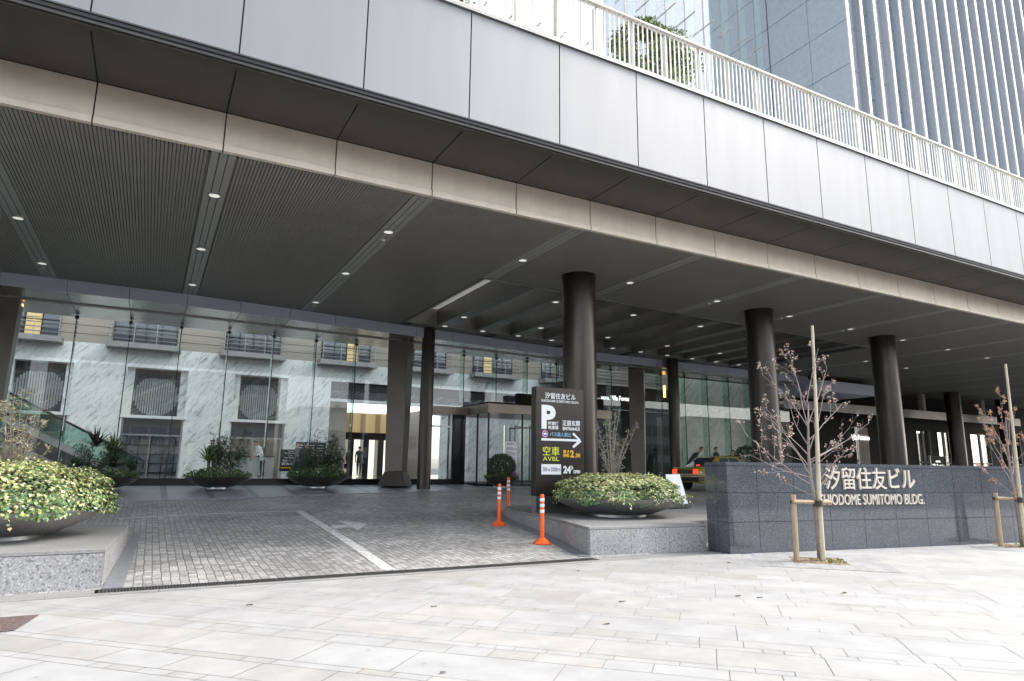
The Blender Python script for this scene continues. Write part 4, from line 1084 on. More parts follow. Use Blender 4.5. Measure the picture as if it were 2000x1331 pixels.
CREAM = [(.62, .60, .30), (.52, .53, .26), (.70, .68, .44), (.42, .46, .18), (.36, .41, .15), (.50, .46, .17)]
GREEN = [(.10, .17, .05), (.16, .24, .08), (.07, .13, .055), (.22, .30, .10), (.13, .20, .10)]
def ivy_mesh(r, R, h, seed_n, cream=.65, drop=.18, low=(.6, .4)):
    mb = MB()
    def prof(t): return h*(1-.42*t**3.2)
    for i in range(seed_n):
        a = r.uniform(0, 2*pi); side = r.random() < .42
        wob = 1+.045*sin(5*a+1)+.03*sin(11*a)
        if side:                                            # skirt of leaves round the rim
            zz_ = r.random()**.9; z = .0-drop*.3*(1+sin(a*7+2)) + prof(1)*zz_
            rad_ = R*wob*(1.02-.10*zz_**2+.05*r.gauss(0, 1)*.6); t = 1.
            nrm = Vector((cos(a), sin(a), .55*zz_+.25))
        else:
            t = sqrt(r.random()); rad_ = R*wob*t
            z = prof(t)*(1+.09*sin(a*4+t*9)*t+.05*sin(a*9-t*17)) - r.random()**2*.09
            nrm = Vector((cos(a)*.5*t, sin(a)*.5*t, 1.0))
        p = Vector((rad_*cos(a), rad_*sin(a), z)); nrm = (nrm+rv3(r)*.6).normalized()
        d = Vector((cos(a), sin(a), -.45))+rv3(r)*.9; d -= nrm*d.dot(nrm)
        if d.length < .05: continue
        if sin(a*9+t*17+z*9)+sin(a*4.3-t*23+1)+r.uniform(-1, 1) > 2.2: continue
        clump = sin(a*6+1.7*t*5+z*8)+sin(a*11+3)+cos(t*13+a*2)
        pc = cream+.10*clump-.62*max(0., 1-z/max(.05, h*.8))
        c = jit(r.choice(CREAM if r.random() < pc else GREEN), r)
        ivy_leaf(mb, p, d, nrm, r.choice((.026, .036, .045, .052, .062)), c)
    for i in range(46):                                     # stray shoots standing above the mound
        a = r.uniform(0, 2*pi); t = sqrt(r.random())*.95; p = Vector((R*t*cos(a), R*t*sin(a), prof(t)*.95)); dr_ = Vector((cos(a)*.4, sin(a)*.4, 1))+rv3(r)*.5
        for k in range(r.randint(2, 5)):
            p = p+dr_*.024; ivy_leaf(mb, p, dr_+rv3(r)*.9, rv3(r)+Vector((0, 0, .5)), r.uniform(.03, .05), jit(r.choice(CREAM), r))
    # trailing sprigs over the rim
    for i in range(20):
        a = r.uniform(0, 2*pi); p = Vector((R*1.04*cos(a), R*1.04*sin(a), h*.12)); dr_ = Vector((cos(a), sin(a), r.uniform(-.5, .9)))
        for k in range(r.randint(4, 9)):
            p = p+dr_*.03+rv3(r)*.02; dr_.z -= .16
            ivy_leaf(mb, p, dr_+rv3(r)*.6, rv3(r)+Vector((cos(a), sin(a), .5)), r.uniform(.035, .055), jit(r.choice(CREAM+GREEN[:2]), r))
    return mb

def bowl(name, x, y, z0, R, h, rb, m, label, grp, feet=False):
    t = thing(name, (x, y, z0), label, 'planter', grp)
    f = .06
    prof = [(rb*.9, f), (rb, f+.008), (R*.72, f+h*.28), (R*.9, f+h*.62), (R-.008, f+h-.015), (R, f+h), (R-.03, f+h+.004), (R-.045, f+h-.05), (R*.3, f+h-.08), (0, f+h-.08)]
    MB().lathe(prof, n=64).build('dish', m, t, smooth='auto', local=True)
    if feet:
        for k in range(3):
            a = 2*pi*k/3-pi/2+.3; MB().box(-.04, .04, -.02, .02, 0, .2).xf(Matrix.Translation((rb*1.1*cos(a), rb*1.1*sin(a), -.02))).build('foot', M['steel'], t, local=True)
    else: MB().lathe([(rb*.82, 0), (rb*.82, f+.005)], n=48).build('foot_ring', M['steel'], t, local=True, smooth='auto')
    MB().lathe([(R*.9, f+h-.06), (0, f+h-.05)], n=40).build('soil', M['soil'], t, local=True)
    return t
G_iv = 'big metal bowls with variegated ivy'
r1 = random.Random(11)
bowl('planter_bowl', 9.87, 12.95, .53, 1.5, .36, .80, M['bowl'], 'wide shallow grey metal bowl on the island in front of the parking sign', G_iv)
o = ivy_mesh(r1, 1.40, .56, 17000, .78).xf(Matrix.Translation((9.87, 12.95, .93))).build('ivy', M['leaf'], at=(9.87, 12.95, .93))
tag(o, 'pale variegated ivy heaped in the bowl beside the parking sign', 'ivy', 'variegated ivy')
bowl('planter_bowl', -1.95, 12.6, .50, 1.42, .36, .80, M['bowl'], 'wide shallow grey metal bowl on the granite block at the left edge', G_iv)
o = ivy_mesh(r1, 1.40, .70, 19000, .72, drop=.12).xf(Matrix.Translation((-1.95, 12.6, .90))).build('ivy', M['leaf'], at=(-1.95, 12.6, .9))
tag(o, 'green and yellow ivy heaped in the bowl on the left granite block', 'ivy', 'variegated ivy')

def sapling(name, x, y, z, h, spread, r, leafc, label, cat, nst=9, nl=26, L=.055, W=.014, stems=M['twig'], lean=0., grp=None):
    t = thing(name, (x, y, z), label, cat, grp); st = MB(); lf = MB()
    for i in range(nst):
        a = r.uniform(0, 2*pi); hh = h*r.uniform(.45, 1.0) if i else h; sp_ = spread*r.uniform(.2, 1.) if i else spread*.1
        P = []; p = Vector((r.uniform(-.04, .04), r.uniform(-.04, .04), 0)); n = 9
        for k in range(n):
            f = k/(n-1); P.append(p+Vector((cos(a)*sp_*f**1.4+lean*f, sin(a)*sp_*f**1.4, hh*f))+rv3(r)*.015*min(1, k))
        st.tube(P, [.012*(1-.8*k/(n-1))+.002 for k in range(n)], 5)
        for k in range(nl):
            f = r.uniform(.28, 1.0); i0 = min(n-2, int(f*(n-1))); q = P[i0].lerp(P[i0+1], f*(n-1)-i0)
            side = rv3(r); side.z = abs(side.z)*.7; e = q+side*r.uniform(.03, .20)*(1.2-f*.6)
            st.tube([q, e], [.003, .0015], 3, cap=False)
            for _ in range(3):
                pp = q.lerp(e, r.uniform(.3, 1.0)); leaf_face(lf, pp, side+rv3(r)*.9, rv3(r), L*r.uniform(.7, 1.3), W*r.uniform(.8, 1.3), jit(r.choice(leafc), r))
    st.build('stem', stems, t, local=True); lf.build('foliage', M['leaf'], t, local=True)
    return t
OLIVE = [(.20, .24, .13), (.30, .33, .20), (.38, .40, .28), (.15, .18, .09)]
DRY = [(.42, .38, .24), (.34, .30, .16), (.50, .45, .32), (.28, .27, .14), (.16, .19, .09)]
sapling('olive_sapling', 9.93, 13.25, .92, 2.28, .85, random.Random(3), OLIVE, 'thin olive sapling rising from the ivy bowl beside the parking sign', 'sapling', nst=13, nl=34, L=.06)
sapling('dry_shrub', -1.85, 12.9, .9, 1.85, .75, random.Random(5), DRY, 'straggly dry leaved shrub rising from the left ivy bowl', 'shrub', nst=14, nl=34, L=.085, W=.02)

def yucca(r, mb, c, n, L, W, cols, zlo=.0):
    for i in range(n):
        a = r.uniform(0, 2*pi); el = r.uniform(.15, 1.35); d = Vector((cos(a)*cos(el), sin(a)*cos(el), sin(el))); s_ = d.cross(Vector((0, 0, 1))).normalized()
        l_ = L*r.uniform(.7, 1.1); cc = jit(r.choice(cols), r); P = []
        for k in range(4):
            f = k/3; P.append(Vector(c)+d*l_*f+Vector((0, 0, -l_*.28*f*f*cos(el))))
        ws = [W*.7, W, W*.7, .004]
        for k in range(3): mb.add((P[k]-s_*ws[k]/2, P[k]+s_*ws[k]/2, P[k+1]+s_*ws[k+1]/2, P[k+1]-s_*ws[k+1]/2), ((0, 1, 2, 3),), 0, cc)
DG = [(.03, .065, .03), (.045, .09, .035), (.06, .11, .04), (.05, .07, .06)]
YG_ = [(.13, .20, .05), (.18, .25, .06), (.09, .15, .04), (.22, .27, .09)]
RG = [(.05, .045, .045), (.08, .05, .045), (.04, .06, .045)]
def undergrowth(r, mb, R, n, cols, h=.28):
    for i in range(n):
        a = r.uniform(0, 2*pi); t = sqrt(r.random()); p = Vector((R*t*cos(a), R*t*sin(a), h*(1-t*t*.7)*r.random()+.02*sin(a*5)))
        leaf_face(mb, p, Vector((cos(a), sin(a), .5))+rv3(r), rv3(r)+Vector((0, 0, .6)), r.uniform(.05, .13), r.uniform(.025, .05), jit(r.choice(cols), r, .35))
def nandina(r, st, mb, c, h, n, cols, spread=.5):
    for i in range(n):
        a = r.uniform(0, 2*pi); hh = h*r.uniform(.5, 1.); P = [Vector(c)+Vector((cos(a)*spread*f**1.5, sin(a)*spread*f**1.5, hh*f)) for f in (0, .35, .7, 1.)]
        st.tube(P, [.011, .009, .007, .003], 4)
        for k in range(30):
            f = r.uniform(.35, 1.05); q = P[0].lerp(P[-1], min(1, f)); q.z = c[2]+hh*f
            d = rv3(r); d.z *= .5
            q2 = q+d*r.uniform(.05, .3)
            for _ in range(9): leaf_face(mb, q2+rv3(r)*.06, d+rv3(r)*.9, Vector((0, 0, 1))+rv3(r)*.6, r.uniform(.06, .10), .032, jit(r.choice(cols), r, .35))
G_sb = 'dark bowls of shrubs along the glass wall'
def shrub_bowl(x, y, z, R, label, plabel, kind, rr, m=M['bowl_dk'], feet=False, h=.34):
    bowl('shrub_bowl', x, y, z, R, h, R*.42, m, label, G_sb, feet)
    t = thing('potted_shrubs', (x, y, z+h+.03), plabel, 'shrubs', 'shrub plantings in the dark bowls'); lf = MB(); st = MB()
    undergrowth(rr, lf, R*1.02, 1500, DG+YG_[:2], .34)
    if kind == 0:
        yucca(rr, lf, (.25, 0, .75), 90, .75, .055, YG_); yucca(rr, lf, (.3, .3, .3), 90, .6, .06, DG+YG_[:1]); yucca(rr, lf, (-.25, .1, .95), 34, .85, .07, RG); yucca(rr, lf, (-.7, 0, .25), 60, .6, .05, DG); yucca(rr, lf, (.8, 0, .2), 60, .5, .05, DG)
        nandina(rr, st, lf, (-.2, .1, 0), 1.1, 8, DG, .6)
    elif kind == 1:
        yucca(rr, lf, (-.35, 0, .55), 80, .75, .06, YG_+DG[:1]); nandina(rr, st, lf, (.3, .1, 0), 1.55, 12, DG, .55); undergrowth(rr, lf, R*.7, 500, YG_+[(.14, .17, .16)], .5)
    elif kind == 2:
        nandina(rr, st, lf, (.1, .1, 0), 1.65, 11, DG, .45); nandina(rr, st, lf, (-.45, 0, 0), 1.2, 8, DG, .4); nandina(rr, st, lf, (.6, 0, 0), 1.1, 6, DG, .3); undergrowth(rr, lf, R*.95, 1200, YG_[:3]+DG, .55)
    else:
        for i in range(3200):
            d = rv3(rr); p = Vector((d.x*.5, d.y*.45, .5+d.z*.42))*1.0; leaf_face(lf, p+rv3(rr)*.07, d+rv3(rr), d+rv3(rr)*.5, .09, .045, jit(rr.choice(DG), rr, .35))
        st.tube([(0, 0, 0), (.02, 0, .3), (0, .02, .6)], [.02, .018, .01], 5)
    if not st.v: st.tube([(0, 0, 0), (0, 0, .5)], [.02, .01], 5)
    st.build('stem', M['twig'], t, local=True); lf.build('foliage', M['leaf'], t, local=True)
    return t
shrub_bowl(-1.25, 24.4, .80, 1.05, 'dark shrub bowl half hidden behind the left ivy', 'spiky green yucca planting behind the left ivy', 0, random.Random(21))
shrub_bowl(2.12, 24.75, .81, 1.02, 'dark shrub bowl under the escalator foot with a yucca', 'yucca and tall nandina planting in the second bowl from the left', 1, random.Random(22))
shrub_bowl(5.45, 24.9, .82, 1.05, 'dark shrub bowl just left of the tapered pier', 'tall nandina planting just left of the tapered pier', 2, random.Random(23))
t4 = shrub_bowl(12.65, 24.0+1.0*.35-.1, .84, .66, 'small dark bowl on metal feet before the revolving door', 'rounded dark bush in the small bowl before the revolving door', 3, random.Random(24), M['bowl_dk'], True, .3)
fl = MB(); rf = random.Random(9)
for i in range(260):
    d = rv3(rf); leaf_face(fl, Vector((12.98, 23.8, 1.36))+d*.10*rf.uniform(.4, 1), d+rv3(rf), rv3(rf), .05, .035, jit((.48, .16, .42), rf))
tag(fl.build('purple_flowers', M['leaf'], at=(12.98, 23.8, 1.24)), 'clump of purple flowers at the edge of the small bowl', 'flowers')
# bush by the hotel door
t = thing('potted_bush', (27.9, 25.4, .85), 'leafy dark bush behind the name wall beside the waiting people', 'bush'); lf = MB(); rr = random.Random(31)
for i in range(1100):
    d = rv3(rr); p = Vector((d.x*.5, d.y*.5, 1.35+d.z*.6)); leaf_face(lf, p*1.0+rv3(rr)*.1, d+rv3(rr), Vector((0, 0, 1))+rv3(rr), .16, .07, jit(rr.choice(DG+YG_[2:3]), rr, .3))
lf.build('foliage', M['leaf'], t, local=True); MB().tube([(0, 0, .3), (0, .02, 1.3)], [.03, .015], 6).build('stem', M['twig'], t, local=True); MB().lathe([(.25, 0), (.33, .45), (.29, .45), (.28, .4), (0, .4)], n=24).build('pot', M['bowl_dk'], t, local=True, smooth='auto')

# terrace trees
def round_tree(x, y, z, h, w, r, label):
    t = thing('terrace_tree', (x, y, z), label, 'tree', 'trees on the canopy roof'); lf = MB(); st = MB()
    st.tube([(0, 0, 0), (.05, 0, h*.3), (0, .05, h*.6)], [.09, .07, .03], 7)
    cl = []
    for i in range(115):
        d = rv3(r); q = Vector((d.x*w*.42, d.y*w*.42, h*.53+d.z*h*.42))*1.0; q.x *= r.uniform(.55, 1); q.y *= r.uniform(.55, 1); cl.append((q, r.uniform(.22, .42), r.uniform(.6, 1.3)))
        st.tube([(0, 0, h*.25+.2*r.random()), (q.x*.5, q.y*.5, h*.3+(q.z-h*.3)*.6), q], [.03, .015, .004], 4)
    cols = [(.07, .13, .025), (.10, .17, .03), (.16, .21, .04), (.05, .10, .025), (.22, .22, .06)]
    for q, rad_, br in cl:
        for k in range(150):
            d = rv3(r); c = jit(r.choice(cols), r); c = tuple(v*br for v in c)
            leaf_face(lf, q+d*rad_*r.random()**.4, d+rv3(r), d+rv3(r)*.6, .11, .065, c)
    st.build('trunk', M['twig'], t, local=True); lf.build('crown', M['leaf'], t, local=True); return t
round_tree(11.35, 13.2, 9.96, 4.25, 3.2, random.Random(41), 'round green tree behind the railing on the canopy roof')
round_tree(4.7, 12.9, 9.96, 3.3, 2.2, random.Random(42), 'green tree at the top edge of the photo behind the railing')
lf = MB(); rr = random.Random(43)
for i in range(500): leaf_face(lf, Vector((rr.uniform(15.6, 17.3), rr.uniform(12.3, 12.8), 9.96+rr.random()**1.5*.9)), rv3(rr), rv3(rr), .08, .04, jit(rr.choice(YG_), rr))
tag(lf.build('terrace_shrub', M['leaf']), 'low green shrub behind the railing above the middle of the canopy', 'shrub')

# street trees: bare winter branches with curled dry leaves
def street_tree(x, y, r, limbs, label, th, dryc, nleaf):
    t = thing('street_tree', (x, y, 0), label, 'tree', 'young staked street trees'); tr = MB(); br = MB(); lf = MB()
    tr.tube([(0.02, 0, -.05), (.01, 0, .5), (-.02, 0, 1.0), (-.09, 0, 1.45), (-.1, 0, 1.9), (-.06, 0, 2.4), (0, 0, 2.9)], [.055, .046, .042, .034, .026, .02, .012], 8)
    for k in range(10):
        z = .2+.1*k; tr.box(.036*cos(k*2.)-.01, .036*cos(k*2.)+.012, -.052, -.03, z, z+.018)
    tips = []
    def grow(p, d, L, rad_, lev):
        n = 5; P = [p]; q = Vector(p); dd = d.normalized()
        for k in range(n):
            dd = (dd+rv3(r)*.13+Vector((0, 0, .015))).normalized(); q = q+dd*L/n; P.append(q.copy())
        br.tube(P, [rad_*(1-.75*k/n) for k in range(n+1)], 5 if lev < 2 else 3)
        if lev >= 0:
            for k in range(1 if lev else 3, n+1):
                if r.random() < (.75 if lev else .4): tips.append((P[k].copy(), dd.copy()))
        if lev < 3:
            for k in range(2, n+1):
                for _ in range(0 if r.random() < .08 else 1):
                    sd_ = rv3(r); sd_ = (sd_-dd*sd_.dot(dd)).normalized()
                    grow(P[k], (dd*.95+sd_*.62+Vector((0, 0, .12))), L*r.uniform(.28, .46)*(1.1-.1*k), rad_*.48, lev+1)
    for (zz_, dx, dy, dz, L) in limbs:
        f = zz_; xo = -.1 if zz_ > 1.4 else -.03
        grow(Vector((xo if zz_ < 2.2 else -.04, 0, zz_)), Vector((dx, dy, dz)), L, .0115 if L > 1 else .008, 0)
    for i in range(nleaf):
        p, d = r.choice(tips); p = p+rv3(r)*.025
        c = jit(r.choice(dryc), r, .2)
        for _ in range(2): leaf_face(lf, p+rv3(r)*.01, rv3(r)+Vector((0, 0, -.3)), rv3(r), r.uniform(.02, .044), r.uniform(.014, .028), c, .012)
    tr.build('trunk', M['bark'], t, local=True, smooth=True); br.build('branches', M['twig'], t, local=True); lf.build('dry_leaves', M['leaf'], t, local=True)
    return t
PINK = [(.54, .39, .31), (.62, .47, .39), (.46, .32, .25), (.68, .55, .46)]
ORNG = [(.52, .27, .16), (.60, .34, .22), (.45, .25, .15), (.62, .42, .28)]
limbs = [(1.5, -.9, .2, .22, 1.3), (1.9, -1, -.1, .5, 1.4), (1.8, 1, .1, .35, 1.5), (2.2, 1, -.1, .5, 1.3), (1.35, 1, .0, .42, 1.2), (1.35, -1, -.1, .42, 1.9), (1.55, -.8, -.3, .6, 1.3), (1.75, .85, -.2, .55, 1.75), (1.7, -.75, .1, .95, 1.3), (1.2, 1.1, .1, .75, 1.0), (1.95, .7, .2, .9, 1.5), (2.3, -.45, -.1, .9, 1.4), (2.5, .6, 0, .8, 1.35), (2.4, -.3, .3, 1.1, 1.3), (2.9, .25, -.1, 1, 1.1), (2.8, -.5, .1, .9, 1.0), (1.15, -1, .2, .5, .75), (1.6, .2, -.8, .8, .9), (2.1, .1, .8, .9, 1.1)]
street_tree(11.0, 8.43, random.Random(52), limbs, 'slender bare street tree with pinkish dry leaves before the name wall', 0, PINK, 640)
limbs2 = [(1.3, -.9, -.1, .8, 1.3), (1.6, -.8, .1, .9, 1.3), (1.9, -.7, -.1, .9, 1.2), (2.1, .7, 0, .9, 1.2), (1.5, .9, .1, .8, 1.2), (1.1, -.7, .2, .6, .9), (2.3, -.4, .2, 1, 1.0), (1.7, .3, -.6, .9, 1.0), (.7, -.6, -.1, 1, .7)]
street_tree(17.42, 8.1, random.Random(57), limbs2, 'bare street tree with orange brown leaves at the right edge', 0, ORNG, 640)

def stake(x, y, px_, py_, top, lean, label):
    t = thing('tree_stake', (x, y, 0), label, 'tree stake', 'timber tree stakes')
    MB().tube([(px_-x, py_-y, -.05), (px_-x+.012, py_-y, .6), (px_-x+.025, py_-y, 1.18)], [.052, .05, .048], 10).build('post', M['wood'], t, local=True)
    MB().tube([(.03, .02, -.05), (.05, .02, 1.2), (.07+lean*.5, .02, top*.6), (.07+lean, .02, top)], [.05, .045, .032, .026], 10).build('pole', M['bamboo'], t, local=True)
    MB().tube([(px_-x-.06, py_-y-.055, 1.06), (.30, -.045, 1.04)], [.036, .034], 8).build('crossbar', M['wood'], t, local=True)
    rp = MB()
    for k in range(4): rp.lathe([(.085, 0), (.09, .012), (.085, .024)], (-.02, -.0, .97+k*.03), 14)
    rq = MB().lathe([(.062, 0), (.066, .03), (.062, .06)], (px_-x+.02, py_-y, 1.02), 12); rp.build('rope_tie', M['rope'], t, local=True); rq.build('rope_tie', M['rope'], t, local=True)
    return t
stake(10.99, 8.36, 10.50, 8.53, 4.42, .16, 'pale bamboo pole and short post staking the bare tree before the name wall')
stake(17.40, 8.02, 16.98, 8.32, 4.15, .12, 'bamboo pole and short post staking the tree at the right edge')
# tree pits
def pit(x, y, k):
    a = MB(); s_ = .46; o_ = MB()
    q = [(x, y-s_*1.41), (x+s_*1.41, y), (x, y+s_*1.41), (x-s_*1.41, y)]
    a.prism(q, -.02, .008); rp = random.Random(60+k)
    for i in range(260):
        p = Vector((x+rp.uniform(-.6, .6), y+rp.uniform(-.6, .6), .012))
        if abs(p.x-x)+abs(p.y-y) < .6: leaf_face(a, p, Vector((rp.gauss(0, 1), rp.gauss(0, 1), .25)), Vector((0, 0, 1))+rv3(rp)*.5, .05, .03, None)
    for i in range(70):
        p = Vector((x+.12+rp.gauss(0, .14), y-.12+rp.gauss(0, .12), .012)); leaf_face(o_, p, rv3(rp)+Vector((0, 0, .8)), rv3(rp), .07, .03, jit((.28, .30, .12), rp))
    tag(a.build('soil_bed', M['soil']), kind='stuff'); tag(o_.build('weeds', M['leaf']), kind='stuff')
    g_ = MB(); S_ = 1.12
    for (u0, u1, v0_, v1) in ((-S_, S_, -S_, -s_), (-S_, S_, s_, S_), (-S_, -s_, -s_, s_), (s_, S_, -s_, s_)):
        nu, nv = max(1, round((u1-u0)/.36)), max(1, round((v1-v0_)/.2))
        for i in range(nu):
            for j in range(nv):
                c = []
                for a_, b_ in ((i, j), (i+1, j), (i+1, j+1), (i, j+1)):
                    u_ = u0+(u1-u0)*a_/nu + (.003 if a_ == i else -.003); v_ = v0_+(v1-v0_)*b_/nv+(.003 if b_ == j else -.003)
                    c.append((x+(u_-v_)*s2, y+(u_+v_)*s2))
                c = clip_poly(c, WN.x, WN.y, wall_c-.01)
                kk_ = rp.uniform(.88, 1.08)
                if len(c) > 2: g_.add([(p[0], p[1], .005) for p in c], (tuple(range(len(c))),), 0, (kk_, kk_, kk_))
    tag(g_.build('pit_paving', M['paving_grey'], at=(x, y, 0)), kind='structure')
pit(10.95, 8.42, 0); pit(17.45, 8.15, 1)
mh = thing('manhole_cover', (-1.25, 8.6, 0), 'rusty square manhole cover set in the pale paving at left', 'manhole cover')
MB().add([(-1.75, 9.02, .008), (-1.55, 8.20, .008), (-.98, 8.28, .008), (-.86, 9.0, .008)], ((0, 1, 2, 3),)).build('plate', M['rust'], mh)
b = MB()
for i in range(9): b.box(-1.5+i*.06, -1.47+i*.06, 8.35, 8.95, .008, .014)
b.build('ribs', M['rust'], mh)

# ================================================================== BOLLARDS
def bollard(x, y, z, label, first=[None]):
    if first[0] is None:
        t = thing('bollard', (x, y, z), label, 'bollard', 'orange flexible posts along the drive'); first[0] = t
        MB().lathe([(.19, 0), (.19, .025), (.155, .045), (.085, .10), (.06, .12), (.045, .12)], n=32).build('base', M['orange'], t, smooth='auto', local=True)
        MB().lathe([(.046, .12), (.044, .97), (.038, .99), (0, .995)], n=24).build('post', M['orange'], t, smooth='auto', local=True)
        for zz_ in (.62, .735, .85): MB().lathe([(.0465, zz_), (.0475, zz_+.002), (.0472, zz_+.058), (.0462, zz_+.06)], n=24).build('reflective_band', M['reflect'], t, smooth='auto', local=True)
        bl = MB()
        for k in range(6):
            a = 2*pi*k/6; bl.lathe([(.016, .025), (.016, .04), (0, .044)], (.165*cos(a), .165*sin(a), 0), 8)
        bl.build('bolts', M['iron'], t, local=True)
    else:
        t = copy_tree(first[0]); t.location = (x, y, z); t['label'] = label
    return t
bollard(7.25, 12.07, z_drive(7.25, 12.07), 'orange flexible post standing nearest, at the corner of the granite island')
bollard(7.69, 14.85, z_drive(7.69, 14.85), 'orange flexible post standing out in the drive, leftmost of the three')
bollard(9.28, 17.35, z_drive(9.2, 17.3)-.02, 'orange flexible post standing farthest back at the curved island end')

# A-frame sign
af = thing('folding_sign', (13.42, 14.9, .53), 'white folding sign board with dark base behind the ivy bowl', 'sign board')
MB().add([(-.42, -.2, .09), (.30, -.2, .09), (.16, -.03, .95), (-.36, -.03, .95), (-.42, -.17, .09), (.30, -.17, .09), (.16, .0, .95), (-.36, .0, .95)], ((0, 1, 2, 3), (7, 6, 5, 4), (1, 5, 6, 2), (0, 3, 7, 4), (3, 2, 6, 7))).build('board', M['white'], af, local=True)
MB().box(-.46, .34, -.26, .3, .02, .13).build('base', M['iron'], af, local=True, bevel=.01)
b = MB(); b.box(-.4, -.32, -.2, -.12, 0, .02); b.box(.2, .28, -.2, -.12, 0, .02); b.build('foot', M['black'], af, local=True)

# ================================================================== TAXI
def taxi(x, y, z, rz):
    t = thing('taxi', (x, y, z), 'gold taxi with red tail lights waiting behind the name wall', 'taxi'); T_ = Matrix.Rotation(rz, 4, 'Z')
    def bd(mb, nm, m, par=t, **k): return mb.xf(T_).build(nm, m, par, local=True, **k)
    body = MB()
    st = [(.0, .40, .92, .74), (.06, .34, .98, .80), (.5, .30, 1.0, .845), (1.1, .28, 1.0, .85), (2.2, .26, .98, .85), (3.3, .28, .97, .85), (3.6, .28, .95, .845), (4.3, .3, .88, .82), (4.55, .36, .80, .76), (4.6, .42, .74, .7)]
    rg = []
    for (X, zb, zt_, hw) in st:
        zm = (zb+zt_)/2+.03
        rg.append([(X, -hw+.06, zb), (X, hw-.06, zb), (X, hw-.01, zb+.1), (X, hw, zm), (X, hw-.035, zt_-.10), (X, hw-.10, zt_), (X, -hw+.10, zt_), (X, -hw+.035, zt_-.10), (X, -hw, zm), (X, -hw+.01, zb+.1)])
    v = [p for r_ in rg for p in r_]; n = 10; f = []
    for i in range(len(rg)-1):
        for k in range(n): f.append((i*n+k, (i+1)*n+k, (i+1)*n+(k+1) % n, i*n+(k+1) % n))
    f += [tuple(range(n)), tuple(range((len(rg)-1)*n+n-1, (len(rg)-1)*n-1, -1))]
    body.add(v, f); bd(body, 'body', M['car_gold'], smooth='auto', bevel=.012)
    gh = MB(); lo_ = [(.72, -.73, .985), (3.55, -.73, .96), (3.55, .73, .96), (.72, .73, .985)]; hi_ = [(1.38, -.58, 1.44), (2.75, -.58, 1.45), (2.75, .58, 1.45), (1.38, .58, 1.44)]; top = [(1.55, -.45, 1.49), (2.6, -.45, 1.5), (2.6, .45, 1.5), (1.55, .45, 1.49)]
    gh.add(lo_+hi_+top, ((0, 1, 5, 4), (1, 2, 6, 5), (2, 3, 7, 6), (3, 0, 4, 7), (4, 5, 9, 8), (5, 6, 10, 9), (6, 7, 11, 10), (7, 4, 8, 11), (8, 9, 10, 11))); bd(gh, 'roof', M['car_gold'], smooth='auto', bevel=.02)
    def pane(nm, q, nrm):
        m = MB(); N = Vector(nrm).normalized()*.006; m.add([Vector(p)+N for p in q]+[Vector(p)-N for p in q], ((0, 1, 2, 3), (7, 6, 5, 4), (0, 4, 5, 1), (1, 5, 6, 2), (2, 6, 7, 3), (3, 7, 4, 0))); bd(m, nm, M['glass_win'])
    def lerp3(a, b, t_): return tuple(a[i]+(b[i]-a[i])*t_ for i in range(3))
    def sub(a, b, c, d, u0, u1, v0_, v1): 
        def P(u_, v_): return lerp3(lerp3(a, b, u_), lerp3(d, c, u_), v_)
        return [P(u0, v0_), P(u1, v0_), P(u1, v1), P(u0, v1)]
    pane('rear_window', sub(lo_[0], lo_[3], hi_[3], hi_[0], .08, .92, .10, .90), (-.55, 0, .8))
    pane('windscreen', sub(lo_[1], lo_[2], hi_[2], hi_[1], .08, .92, .10, .90), (.5, 0, .8))
    for sgn, (a, b, c, d) in ((-1, (lo_[0], lo_[1], hi_[1], hi_[0])), (1, (lo_[3], lo_[2], hi_[2], hi_[3]))):
        pane('side_window', sub(a, b, c, d, .17, .47, .14, .88), (0, sgn, .3)); pane('side_window', sub(a, b, c, d, .51, .84, .14, .88), (0, sgn, .3))
        for X in (.88, 3.65):
            w_ = MB(); w_.lathe([(.0, -.09), (.2, -.09), (.30, -.085), (.315, -.04), (.315, .06), (.2, .07)], n=28); w_.xf(Matrix.Translation((X, sgn*.74, .315)) @ Matrix.Rotation(sgn*pi/2, 4, 'X')); wo_ = bd(w_, 'wheel', M['rubber'], smooth='auto')
            h_ = MB(); h_.lathe([(.0, -.005), (.17, -.0), (.185, .015)], n=24); h_.xf(Matrix.Translation((X, sgn*.835, .315)) @ Matrix.Rotation(sgn*pi/2, 4, 'X')); h_.xf(T_).build('hubcap', M['chrome'], wo_, local=True, smooth='auto')
        m = MB(); m.box(.15, 4.3, sgn*.842 if sgn > 0 else -.856, .856 if sgn > 0 else -.842, .72, .76); bd(m, 'side_stripe', M['car_red'])
        m = MB(); m.box(-.012, .05, sgn*.46 if sgn > 0 else -.72, .72 if sgn > 0 else -.46, .70, .89); bd(m, 'tail_light', M['tail'], bevel=.01)
        m = MB(); m.box(3.0, 3.12, sgn*.86 if sgn > 0 else -1.0, 1.0 if sgn > 0 else -.86, .98, 1.1); bd(m, 'mirror', M['black'], bevel=.015)
    m = MB(); m.box(-.006, .05, -.45, -.2, .71, .87); m.box(-.006, .05, .2, .45, .71, .87); bd(m, 'tail_strip', M['tail_dk'])
    m = MB(); m.box(-.02, .03, -.17, .17, .70, .87); bd(m, 'number_plate', M['plate'])
    m = MB(); m.box(-.10, .30, -.83, .83, .40, .58); bd(m, 'rear_bumper', M['black'], bevel=.03)
    m = MB(); m.box(-.105, -.098, -.80, .80, .60-.03, .60); m.box(-.012, .02, -.72, .72, .665, .695); bd(m, 'chrome_trim', M['chrome'])
    m = MB(); m.box(4.45, 4.72, -.8, .8, .36, .56); bd(m, 'front_bumper', M['black'], bevel=.03)
    m = MB(); m.box(.80, .90, -.09, .09, 1.03, 1.09); bd(m, 'brake_lamp', M['tail'], bevel=.01)
    return t
taxi(20.35, 21.95, z_drive(20.6, 22)+.03, rad(4))

